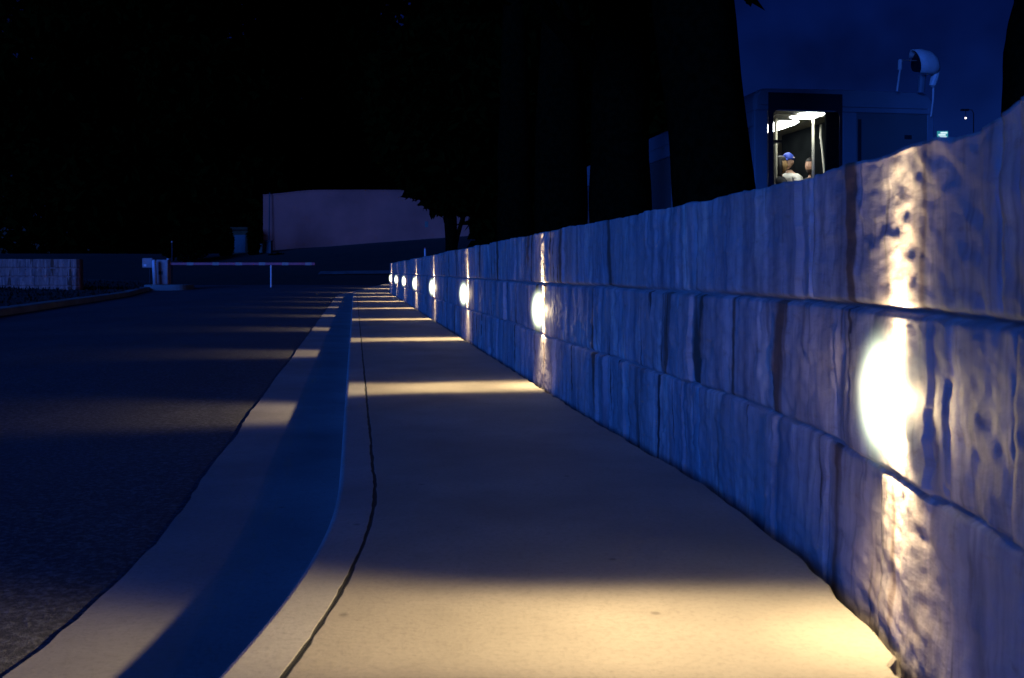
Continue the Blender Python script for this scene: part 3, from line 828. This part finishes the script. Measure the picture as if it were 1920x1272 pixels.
    if cap:
        hb = bmesh.new()
        def cs(p):
            v = head_shape((max(-0.9, min(0.7, p[0])), p[1], p[2])); c0 = Vector((0.0, 0, 0.12)); k = 1.13 + 0.07 * (1 - p[2] ** 2); return c0 + (v - c0) * k + Vector((0, 0, 0.006))
        addto(hb, *ell(cs, keep=lambda p: p[2] > 0.08))
        mb = MB(); nn = 10; vs = []
        for j, r in enumerate((0.085, 0.125, 0.165)):
            for k in range(nn + 1):
                a = math.radians(-62 + 124 * k / nn)
                vs.append(R @ Vector((0.015 + r * math.cos(a) * 1.05, 0.078 * math.sin(a) * (1.1 - 0.1 * j), 0.165 - 0.012 * j - 0.02 * abs(math.sin(a)))))
        addto(hb, vs, [(i * 11 + j, i * 11 + j + 1, (i + 1) * 11 + j + 1, (i + 1) * 11 + j) for i in range(2) for j in range(nn)])
        mh = bpy.data.meshes.new('cap'); hb.to_mesh(mh); hb.free()
        co = link('cap', mh, cap, root, smooth=True)
        co.modifiers.new('thick', 'SOLIDIFY').thickness = 0.004
        bt = MB(); bt.ball(R @ Vector((0.0, 0, 0.250)), 0.008); bt.build('button', M['white'], co)
        for sgn in (1, -1):
            bt = MB(); bt.ball(R @ Vector((-0.01, sgn * 0.0865, 0.172)), (0.022, 0.006, 0.012)); bt.build('patch', M['white'], co)
    return root

sk1 = plain('skin_fair', (0.60, 0.36, 0.24), 0.5, var=0.05); sk2 = plain('skin_warm', (0.50, 0.30, 0.12), 0.5, var=0.08); sk3 = plain('skin_tan', (0.42, 0.22, 0.13), 0.5, var=0.08)
hair_d = plain('dark_hair', (0.012, 0.009, 0.007), 0.6, var=0.4, scale=40, spec=0.2); white_c = plain('white_cotton', (0.75, 0.72, 0.64), 0.85, var=0.06)
black_c = plain('black_cloth', (0.008, 0.008, 0.010), 0.9, var=0.3); jean = plain('denim', (0.03, 0.04, 0.08), 0.9, var=0.3)
cap_c = plain('royal_blue_cap', (0.018, 0.05, 0.34), 0.7, var=0.1)
def place(px, py, depth):
    p = in_bus(px, py, depth); p.z -= 0.745          # head centre down to the pelvis
    return BM @ p
PI = math.pi
p1 = seated_person('person with long dark hair in black clothes at the left of the bus window', place(1459, 310, 1.05), BUS_A + math.radians(-12),
                   sk2, black_c, black_c, [(0.30, 0.18, 0.10), (0.30, -0.18, 0.10)], hair=('long', hair_d), headturn=math.radians(-12))
p2 = seated_person('person in a blue cap and white shirt at the middle of the lit bus window', place(1482, 304, 1.45), BUS_A + math.radians(198),
                   sk1, white_c, jean, [(0.30, 0.14, 0.12), (0.30, -0.14, 0.12)], cap=cap_c, headturn=math.radians(8))
p3 = seated_person('person with dark hair and dark jacket holding the pole by the bus window', place(1524, 312, 1.6), BUS_A + math.radians(205),
                   sk3, black_c, black_c, [(0.26, 0.05, 0.46), (0.24, -0.2, 0.12)], hair=('short', hair_d), beard=plain('stubble', (0.05, 0.03, 0.02), 0.8))

# ------------------------------------------------------------------ trees
def leaf_mesh(lobes, size, n, seed):
    r = np.random.default_rng(seed)
    vol = np.array([l[3] * l[4] * l[5] for l in lobes]) ** (2 / 3.); cnt = np.maximum(20, (n * vol / vol.sum()).astype(int))
    C = []
    for l, k in zip(lobes, cnt):
        d = r.normal(size=(k, 3)); d /= np.linalg.norm(d, axis=1)[:, None]
        rad = r.random(k) ** (1 / 3.) * (0.82 + 0.28 * vnoise(d[:, 0] * 3 + 7 * seed, d[:, 2] * 3 + d[:, 1] * 2, seed))
        C.append(np.array(l[:3]) + d * rad[:, None] * np.array(l[3:6]))
    C = np.concatenate(C); k = len(C)
    a = r.normal(size=(k, 3)); a /= np.linalg.norm(a, axis=1)[:, None]
    b_ = np.cross(a, r.normal(size=(k, 3))); b_ /= np.linalg.norm(b_, axis=1)[:, None]
    sz = size * (0.6 + 0.8 * r.random(k))[:, None]
    V = np.stack([C - a * sz, C + b_ * sz * 0.45, C + a * sz, C - b_ * sz * 0.45], 1).reshape(-1, 3)
    me = bpy.data.meshes.new('crown'); me.from_pydata(V.tolist(), [], [(4 * i, 4 * i + 1, 4 * i + 2, 4 * i + 3) for i in range(k)])
    return me
def tree(name, label, base, trunk, limbs, lobes, leaf, n, seed, group):
    """trunk: (x, y, z, r) points and limbs, lobes relative to the base"""
    root = empty(name, base); tag(root, label, 'tree', group)
    rr = random.Random(seed)
    ph = [rr.uniform(0, 6.28) for _ in range(4)]
    # resample the trunk finely so its outline wavers like bark
    P = np.array(trunk); z = np.linspace(0, 1, 34); kk = np.linspace(0, 1, len(P))
    Q = np.stack([np.interp(z, kk, P[:, i]) for i in range(4)], 1)
    m = MB(); m.tube([tuple(q[:3]) for q in Q], list(Q[:, 3]), 18, wob=lambda k, i: 0.05 * math.sin(3 * k * 0.349 + ph[0] + i * 0.12) + 0.03 * math.sin(7 * k * 0.349 + ph[1] - i * 0.3) + 0.025 * math.sin(i * 0.8 + ph[2]))
    for lb in limbs: m.tube([q[:3] for q in lb], [q[3] for q in lb], 9)
    m.build('trunk', M['bark'], root, smooth=True)
    me = leaf_mesh(lobes, leaf, n, seed); me.materials.append(M['leaf'])
    o = bpy.data.objects.new('crown', me); COL.objects.link(o); o.parent = root
    return root
G1 = 'trees between the stone wall and the bus'
def px_x(px, depth): return (px - 960) / 1867 * depth
# big trunk that cuts the bus off on its left
d = 9.6
tree('broadleaf_tree', 'thick dark leaning trunk in front of the left edge of the bus', (px_x(1352, d), d, 0),
     [(0.03, 0, -0.1, 0.52), (0.02, 0, 0.35, 0.40), (-0.03, 0, 1.2, 0.375), (-0.11, 0, 2.1, 0.378), (-0.27, 0, 3.4, 0.385), (-0.4, 0, 4.6, 0.36), (-0.45, 0, 5.6, 0.30), (-0.45, 0.2, 7.0, 0.2)],
     [[(-0.25, 0, 4.6, 0.2), (0.7, 0.2, 5.6, 0.14), (1.8, 0.4, 6.4, 0.06)], [(-0.25, 0, 4.4, 0.2), (-1.2, 0.3, 5.2, 0.14), (-2.2, 0.3, 5.8, 0.05)]],
     [(-0.3, 0.2, 6.6, 2.4, 2.2, 1.9), (1.1, 0.5, 5.9, 1.6, 1.6, 1.2), (-1.6, 0.4, 5.0, 1.9, 1.6, 1.5), (0.25, 0.0, 3.82, 0.32, 0.4, 0.45), (0.1, -0.1, 4.4, 0.5, 0.5, 0.8)], 0.13, 9000, 11, G1)
d = 12.0
tree('broadleaf_tree', 'second dark trunk left of the thick leaning trunk, in front of the bus side', (px_x(1166, d), d, 0),
     [(0, 0, -0.1, 0.46), (0, 0, 0.5, 0.38), (0.0, 0, 1.4, 0.362), (-0.01, 0, 2.2, 0.355), (0.0, 0, 3.5, 0.34), (0.1, 0, 6.0, 0.22), (0.1, 0, 8.0, 0.1)],
     [[(0, 0, 3.2, 0.18), (0.8, 0, 4.2, 0.10), (1.2, 0.1, 5.2, 0.05)], [(0, 0, 3.0, 0.18), (-1.0, 0, 4.0, 0.10), (-1.6, 0, 4.8, 0.05)]],
     [(0.2, 0, 5.6, 1.1, 1.1, 0.9), (-0.7, 0, 5.7, 1.1, 1.0, 0.9), (0, 0, 6.8, 1.9, 1.9, 1.6)], 0.12, 9000, 12, G1)
d = 15.0
tree('broadleaf_tree', 'third dark trunk in the row, left of the narrow gap showing the bus side', (px_x(1052, d), d, 0),
     [(0, 0, -0.1, 0.5), (0, 0, 0.5, 0.42), (0.0, 0, 1.4, 0.385), (0, 0, 2.4, 0.395), (0.0, 0, 3.6, 0.34), (0, 0, 6.0, 0.22), (0, 0, 8.4, 0.1)],
     [[(0, 0, 3.2, 0.18), (0.5, 0, 4.2, 0.10), (0.9, 0.1, 5.2, 0.05)]],
     [(0, 0, 6.9, 1.9, 1.7, 1.7), (-0.8, 0, 6.2, 1.2, 1.2, 1.0), (0.5, 0.1, 6.3, 0.9, 0.9, 0.8)], 0.14, 8000, 13, G1)
d = 19.0
tree('broadleaf_tree', 'fourth dark trunk in the row behind the stone wall, left of the third', (px_x(965, d), d, 0),
     [(0, 0, -0.1, 0.45), (0, 0, 1.0, 0.36), (0.0, 0, 2.4, 0.33), (0.0, 0, 3.6, 0.3), (0, 0, 8.0, 0.12)], [],
     [(0, 0, 7.6, 2.2, 2.0, 1.8), (-0.6, 0.2, 6.9, 1.2, 1.2, 1.2), (0.7, 0.1, 7.0, 1.2, 1.2, 1.2)], 0.17, 9000, 14, G1)
d = 34.0
tree('broadleaf_tree', 'slim dark trunk against the right end of the pale building', (px_x(846, d), d, 0),
     [(0, 0, -0.1, 0.26), (0, 0, 0.8, 0.22), (0.0, 0, 1.8, 0.21), (-0.05, 0, 3.2, 0.22), (0, 0, 9, 0.1)],
     [[(0.0, 0, 1.0, 0.10), (0.20, 0, 1.9, 0.075), (0.42, 0, 2.7, 0.07), (0.6, 0, 3.6, 0.05)], [(-0.05, 0, 2.8, 0.12), (-0.9, 0, 3.3, 0.06)]],
     [(0, 0, 6.4, 3.4, 2.6, 3.2), (-1.0, 0, 4.0, 0.9, 0.9, 1.0), (0.5, 0, 3.6, 1.3, 1.0, 1.0), (-0.35, 0, 3.1, 0.7, 0.7, 0.5), (1.3, 0.4, 2.4, 0.72, 0.8, 2.3), (2.3, 0.4, 2.4, 0.8, 0.8, 2.5), (-1.9, 0, 5.2, 1.0, 1.0, 1.2)], 0.24, 9000, 15, G1)
d = 8.0
tree('broadleaf_tree', 'dark trunk at the right edge of the picture, above the near end of the wall', (px_x(1975, d), d, 0),
     [(0, 0, -0.1, 0.5), (0, 0, 0.8, 0.40), (-0.02, 0, 1.9, 0.365), (0.0, 0, 2.5, 0.36), (0.07, 0, 3.0, 0.34), (0.3, 0, 7.0, 0.22)], [],
     [(0.9, 0, 7.4, 1.7, 1.7, 1.4), (1.4, 0.3, 6.6, 1.0, 1.0, 0.9)], 0.13, 5000, 16, G1)

# tall dark trees that close off the sky on the left
G2 = 'tall dark trees closing the view'
def big(name, label, x, y, h, r, seed):
    zb = float(hill_z(x, y)) - 0.1 if y > 46 else 0.3
    rr = random.Random(seed); L = []
    for k in range(9):
        t = k / 8; a = rr.uniform(0, 6.28); q = r * (0.95 - 0.45 * t)
        L.append((math.cos(a) * r * 0.35, math.sin(a) * r * 0.3, 1.2 + t * (h - 3) + q * 0.25, q, q, q * 0.62 + 0.8))
    return tree(name, label, (x, y, zb), [(0, 0, -0.3, 0.6), (0, 0, 1.5, 0.45), (0.1, 0, h * 0.5, 0.3), (0.1, 0, h - 1, 0.08)], [], L, 0.5, 16000, seed, G2)
t0 = 'black mass of a tall tree at the far left edge of the view'
big('evergreen_tree', 'tall black tree behind the low block wall at the far left', -31, 68, 27, 7.5, 31)
big('evergreen_tree', 'tall black tree seen above the barrier cabinet', -23.5, 70, 27, 7, 32)
big('evergreen_tree', 'tall black tree over the left end of the low block wall, outermost of the row', -41, 72, 28, 8.0, 33)
for k, (x, y, h, r, lb) in enumerate([(-25, 84, 33, 9, 'tall black tree rising over the small pale hut'), (-13.5, 84, 33, 9, 'tall black tree rising behind the left half of the pale building'),
                                      (-2, 86, 33, 9, 'tall black tree rising behind the right half of the pale building'), (9, 84, 33, 8.5, 'tall black tree filling the dark beyond the slim trunk'),
                                      (-18.5, 94, 37, 9, 'tall black tree farthest back, over the left corner of the pale building'), (-8.5, 94, 37, 9, 'tall black tree farthest back, over the middle of the pale building')]):
    big('evergreen_tree', lb, x, y, h, r, 40 + k)
big('evergreen_tree', 'tall black tree hidden behind the row of trunks, right of the pale building', 3.6, 38, 16, 4.6, 51)
big('evergreen_tree', 'tall black tree above the dark gap right of the slim trunk', 2.9, 56, 20, 4.2, 52)

# ------------------------------------------------------------------ building and small things on the slope
def curved_building():
    root = empty('pale_building', (-9.5, 60, 1.2)); tag(root, 'large plain pale building with a gently curved parapet on the slope beyond the barrier', 'building')
    xs = np.linspace(-5.6, 13.5, 60); z_t = 4.14 + 0.26 * sstep(-5.8, -2.2, xs) - 0.06 * sstep(0, 8, xs)
    yf = 0.35 * ((xs - 4) / 9) ** 2
    m = MB(); n = len(xs)
    for y_, zz in ((yf, -1.5 + 0 * xs), (yf, z_t), (yf + 0.3, z_t), (yf + 9, z_t - 0.05), (yf + 9, -1.5 + 0 * xs)):
        m.v += [tuple(q) for q in np.stack([xs, y_, zz], 1)]
    m.f = [(r_ * n + i, r_ * n + i + 1, (r_ + 1) * n + i + 1, (r_ + 1) * n + i) for r_ in range(4) for i in range(n - 1)]
    m.f += [tuple(r_ * n for r_ in range(5)), tuple(r_ * n + n - 1 for r_ in range(5))[::-1]]
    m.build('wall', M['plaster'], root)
    c = MB()
    for i in range(n - 1):
        a, b_ = i, i + 1
        p = [(xs[a], yf[a] - 0.05, z_t[a] + 0.002), (xs[b_], yf[b_] - 0.05, z_t[b_] + 0.002), (xs[b_], yf[b_] + 0.34, z_t[b_] + 0.002), (xs[a], yf[a] + 0.34, z_t[a] + 0.002)]
        q = [(x, y, z + 0.06) for x, y, z in p]
        c.add(p + q, [(0, 3, 2, 1), (4, 5, 6, 7), (0, 1, 5, 4), (2, 3, 7, 6)])
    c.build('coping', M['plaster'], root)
    MB().tube([(-5.15, -0.03, -0.2), (-5.15, 0.16, 4.3)], 0.035, 8).build('downpipe', M['dark_metal'], root)
    MB().box(4.25, 4.45, 0.0, 0.2, 2.2, 2.55).build('vent_box', M['pale'], root)
curved_building()
def at(px, py, depth): return ((px - 960) / 1867 * depth, depth, EYE + (508 - py) / 1867 * depth)
h = empty('small_hut', at(446, 474, 59)); tag(h, 'small dim pale hut left of the large pale building', 'hut')
MB().box(-0.62, 0.62, 0, 1.8, -0.8, 1.35).build('wall', M['hut'], h); MB().box(-0.8, 0.8, -0.2, 2.0, 1.353, 1.5).build('roof', M['hut'], h)
MB().box(-0.2, 0.45, -0.02, -0.002, 0.0, 1.05).build('door', M['dark_metal'], h)
u = empty('utility_box', at(502, 479, 57)); tag(u, 'dark upright utility box before the left corner of the pale building', 'utility box')
MB().box(-0.19, 0.19, 0, 0.4, -0.3, 0.80).build('cabinet', M['dark_metal'], u, bevel=0.02); MB().box(-0.21, 0.21, -0.02, 0.42, 0.803, 0.85).build('lid', M['dark_metal'], u)
u = empty('meter_box', at(485, 470, 57.6)); tag(u, 'low pale meter box just left of the dark utility box', 'meter box')
MB().box(-0.22, 0.22, 0, 0.3, -0.3, 0.34).build('cabinet', M['pale'], u, bevel=0.02); MB().box(-0.24, 0.24, -0.02, 0.32, 0.343, 0.38).build('lid', M['pale'], u)
def bush(label, px, py, depth, rx, rz, n, seed):
    p = at(px, py, depth); me = leaf_mesh([(0, 0, rz * 0.8, rx, rx * 0.7, rz), (rx * 0.5, 0, rz * 0.6, rx * 0.6, rx * 0.5, rz * 0.6), (-rx * 0.5, 0, rz * 0.6, rx * 0.6, rx * 0.5, rz * 0.7)], 0.12, n, seed)
    root = empty('shrub', (p[0], p[1], p[2] - 0.2)); tag(root, label, 'shrub', 'shrubs on the slope')
    me.materials.append(M['leaf']); o = bpy.data.objects.new('foliage', me); COL.objects.link(o); o.parent = root
    MB().tube([(0, 0, -0.3), (0.05, 0, rz * 0.9)], [0.05, 0.02], 7).build('stem', M['bark'], root)
bush('tall dark shrub between the hut and the left corner of the pale building', 476, 474, 56.5, 0.34, 1.5, 2500, 61)
bush('low dark shrub at the foot of the dark utility box', 520, 482, 56, 0.6, 0.22, 900, 62)
bush('dark shrub right beside the left edge of the small hut', 424, 476, 57, 0.4, 1.1, 1800, 63)
bush('dark low shrub right behind the barrier cabinet', 345, 478, 54, 1.3, 0.9, 2200, 65)

# low block wall across the road
def left_wall():
    x0, x1, y0 = -24.0, -15.95, 36.6
    nx, nz = 320, 66
    xs = np.linspace(x0, x1, nx); zt = np.linspace(0, 1, nz); X, T = np.meshgrid(xs, zt, indexing='ij')
    topz = 1.20 + (vnoise(xs * 1.4, 0 * xs, 71) - 0.5) * 0.03
    Z = -0.1 + T * (topz[:, None] + 0.1)
    D = (fbm(X * 5, Z * 4, 72) - 0.5) * 0.05 + (fbm(X * 16, Z * 6, 73) - 0.5) * 0.02
    for j in (0.22, 0.56, 0.88): D -= 0.06 * np.exp(-((Z - j) / 0.022) ** 2)
    c = (Z > 0.22).astype(int) + (Z > 0.56) + (Z > 0.88)
    for k in range(4):
        r = random.Random(80 + k); e = x0
        while e < x1:
            e += r.uniform(0.5, 1.1); D -= np.where(c == k, 0.03 * np.exp(-((X - e) / 0.014) ** 2), 0)
    xo = X + 0 * D; yo = y0 - D
    edge = sstep(x1 - 0.15, x1, X); yo = yo + edge * edge * 0.12
    A = np.stack([xo, yo, Z], 2)
    back = []
    for yy_, zz in ((y0 + 0.2, topz), (y0 + 0.42, topz - 0.02), (y0 + 0.45, topz * 0 - 0.1)): back.append(np.stack([xs, yy_ + 0 * xs, zz], 1))
    A = np.concatenate([A, np.stack(back, 1)], 1); n, k = A.shape[:2]
    mb = MB(); mb.v = [tuple(p) for p in A.reshape(-1, 3)]
    mb.f = [(i * k + j, i * k + j + 1, (i + 1) * k + j + 1, (i + 1) * k + j) for i in range(n - 1) for j in range(k - 1)]
    mb.f += [tuple(range(k)), tuple((n - 1) * k + j for j in range(k))[::-1]]
    o = mb.build('block_wall', stone_mat('block_stone', False, 1.1), None, True)
    tag(o, 'low wall of pale stone blocks across the road at the far left', 'wall')
left_wall()
# ragged ground cover along the verge
def cover():
    r = np.random.default_rng(5); n = 3500
    y = r.uniform(16, 46, n); x = left_kerb_x(y) - 0.3 - r.random(n) * 5
    me_v = []; me_f = []
    for i in range(n):
        zb = -0.01 + 0.035 * (left_kerb_x(y[i]) - x[i]) + float(rise(y[i])); a = r.uniform(0, 6.28); hgt = r.uniform(0.03, 0.12); wd = 0.05
        k = len(me_v); dx, dy = math.cos(a) * wd, math.sin(a) * wd
        me_v += [(x[i] - dx, y[i] - dy, zb - 0.05), (x[i] + dx, y[i] + dy, zb - 0.05), (x[i] + dy * 3 * r.random(), y[i] - dx * 3 * r.random(), zb + hgt)]
        me_f.append((k, k + 1, k + 2))
    me = bpy.data.meshes.new('ground_cover'); me.from_pydata(me_v, [], me_f)
    m = plain('dry_cover', (0.016, 0.012, 0.007), 0.9, var=0.4, scale=8)
    me.materials.append(m); o = bpy.data.objects.new('ground_cover', me); COL.objects.link(o); tag(o, 'dark ragged ground cover on the verge left of the road', 'ground cover', kind='stuff')
cover()

# ------------------------------------------------------------------ barrier
BD = 41.8
isl = MB(); ix, iy, _ = at(311, 540, BD)
ring = [(0.95 * math.copysign(abs(math.cos(a)) ** 0.6, math.cos(a)), 0.9 * math.copysign(abs(math.sin(a)) ** 0.6, math.sin(a))) for a in np.linspace(0, 2 * math.pi, 28, endpoint=False)]
zb = float(rise(BD))
vs = [(ix + x, iy + 0.4 + y, zb - 0.18) for x, y in ring] + [(ix + x * 0.97, iy + 0.4 + y * 0.97, zb + 0.06) for x, y in ring] + [(ix + x * 0.93, iy + 0.4 + y * 0.93, zb + 0.08) for x, y in ring]
isl.add(vs, [(k + r * 28, (k + 1) % 28 + r * 28, (k + 1) % 28 + (r + 1) * 28, k + (r + 1) * 28) for r in (0, 1) for k in range(28)] + [tuple(range(56, 84))])
tag(isl.build('concrete_island', M['kerb']), 'small raised pale concrete island under the barrier cabinet', 'kerb island')
zb += 0.08
bar = empty('boom_barrier', (at(302, 0, BD)[0], BD + 0.3, zb)); tag(bar, 'closed boom barrier with a red and white arm across the road', 'barrier')
cb = MB(); cb.box(-0.25, 0.25, -0.2, 0.2, 0, 1.05)
cb.build('cabinet', M['grey_metal'], bar, bevel=0.03)
MB().box(-0.14, 0.03, -0.215, -0.202, 0.42, 0.56).build('access_panel', M['dark_metal'], bar)
MB().box(0.16, 0.24, -0.1, 0.1, 1.053, 1.10).build('cap', M['white'], bar, bevel=0.01)
am = MB(); L = 6.15
a_o = MB().box(0.252, 0.254 + L, -0.05, -0.01, 0.82, 0.93).build('arm', M['red'], bar, bevel=0.01)
for k in range(6):
    x = 1.10 + 0.98 * k - (0.1 if k == 0 else 0)
    MB().box(x, x + 0.27, -0.054, -0.006, 0.816, 0.934).build('white_band', M['band'], a_o)
MB().tube([(4.55, -0.03, -0.12), (4.55, -0.03, 0.815)], 0.035, 10).build('support_leg', M['white'], bar)
po = empty('bollard', (at(291, 0, BD)[0], BD - 0.15, zb)); tag(po, 'white slightly tilted bollard on the island beside the barrier cabinet', 'bollard')
MB().tube([(0.05, 0, 0), (0.0, 0, 0.98), (-0.002, 0, 1.03), (-0.003, 0, 1.05)], [0.085, 0.085, 0.06, 0.02], 16).build('post', M['white'], po, smooth=True)
MB().tube([(0.053, 0, 0.001), (0.051, 0, 0.03)], [0.14, 0.13], 16).build('foot', M['grey_metal'], po)
cr = empty('card_reader', (at(277, 0, BD)[0], BD + 0.1, zb)); tag(cr, 'grey card reader box on a dark post left of the white bollard', 'card reader')
MB().box(-0.25, 0.20, -0.1, 0.14, 0.70, 1.12).build('housing', M['grey_metal'], cr, bevel=0.04)
MB().tube([(0.05, 0.02, -0.05), (0.05, 0.02, 0.698)], 0.03, 8).build('post', M['dark_metal'], cr)
MB().box(-0.17, -0.06, -0.112, -0.102, 0.76, 0.86).build('keypad', M['white'], cr)
rd = MB(); rd.tube([(0, 0, 0), (0.0, 0, 1.9)], 0.02, 8)
an = empty('slim_post', (at(308, 0, BD)[0], BD + 0.95, zb - 0.08)); tag(an, 'slim dark post with a small tip, rising behind the barrier cabinet', 'post')
MB().tube([(0, 0, 0), (0.0, 0, 1.85)], 0.022, 8).build('rod', M['dark_metal'], an); MB().ball((0, 0, 1.9), 0.045).build('tip', M['grey_metal'], an)
mk = empty('marker_post', (at(797, 0, 52)[0], 52, at(797, 477, 52)[2])); tag(mk, 'tiny white marker post behind the far end of the stone wall', 'marker post')
MB().tube([(0, 0, -0.4), (0, 0, 0.28)], 0.045, 10).build('post', M['white'], mk); MB().tube([(0, 0, 0.281), (0, 0, 0.34)], 0.048, 10).build('cap', M['red'], mk)

# far lights on the right
sg = empty('lit_sign', (at(1768, 0, 26)[0], 26, 0)); tag(sg, 'small lit green and white sign right of the bus, low over the wall', 'sign')
zc = at(0, 253, 26)[2]
MB().tube([(0, 0.05, 0), (0, 0.05, zc - 0.1)], 0.03, 8).build('post', M['dark_metal'], sg)
MB().box(-0.135, 0.135, 0, 0.04, zc - 0.095, zc + 0.095).build('panel', M['sign_green'], sg)
for z0, x0, x1 in ((0.035, -0.06, 0.115), (-0.02, -0.115, 0.07), (-0.075, -0.08, 0.10)):
    MB().box(x0, x1, -0.006, -0.002, zc + z0, zc + z0 + 0.034).build('lettering_strip', M['sign_white'], sg)
fl = empty('street_lamp', (at(1810, 0, 60)[0], 60, 1.4)); tag(fl, 'tiny far street lamp shining just above the wall, right of the lit sign', 'street lamp')
zc = at(0, 222, 60)[2] - 1.4
MB().tube([(0.5, 0, -0.2), (0.5, 0, zc + 0.3), (0.4, 0, zc + 0.5), (0.1, 0, zc + 0.5)], [0.05, 0.03, 0.025, 0.02], 8).build('pole', M['filler'], fl)
MB().box(-0.25, 0.2, -0.1, 0.1, zc + 0.45, zc + 0.55).build('lamp_head', M['filler'], fl)
MB().ball((0, -0.05, zc), (0.05, 0.05, 0.05)).build('bulb', M['far_lamp'], fl)
MB().tube([(0, -0.05, zc + 0.08), (0, -0.05, zc + 0.449)], 0.02, 6).build('stem', M['dark_metal'], fl)
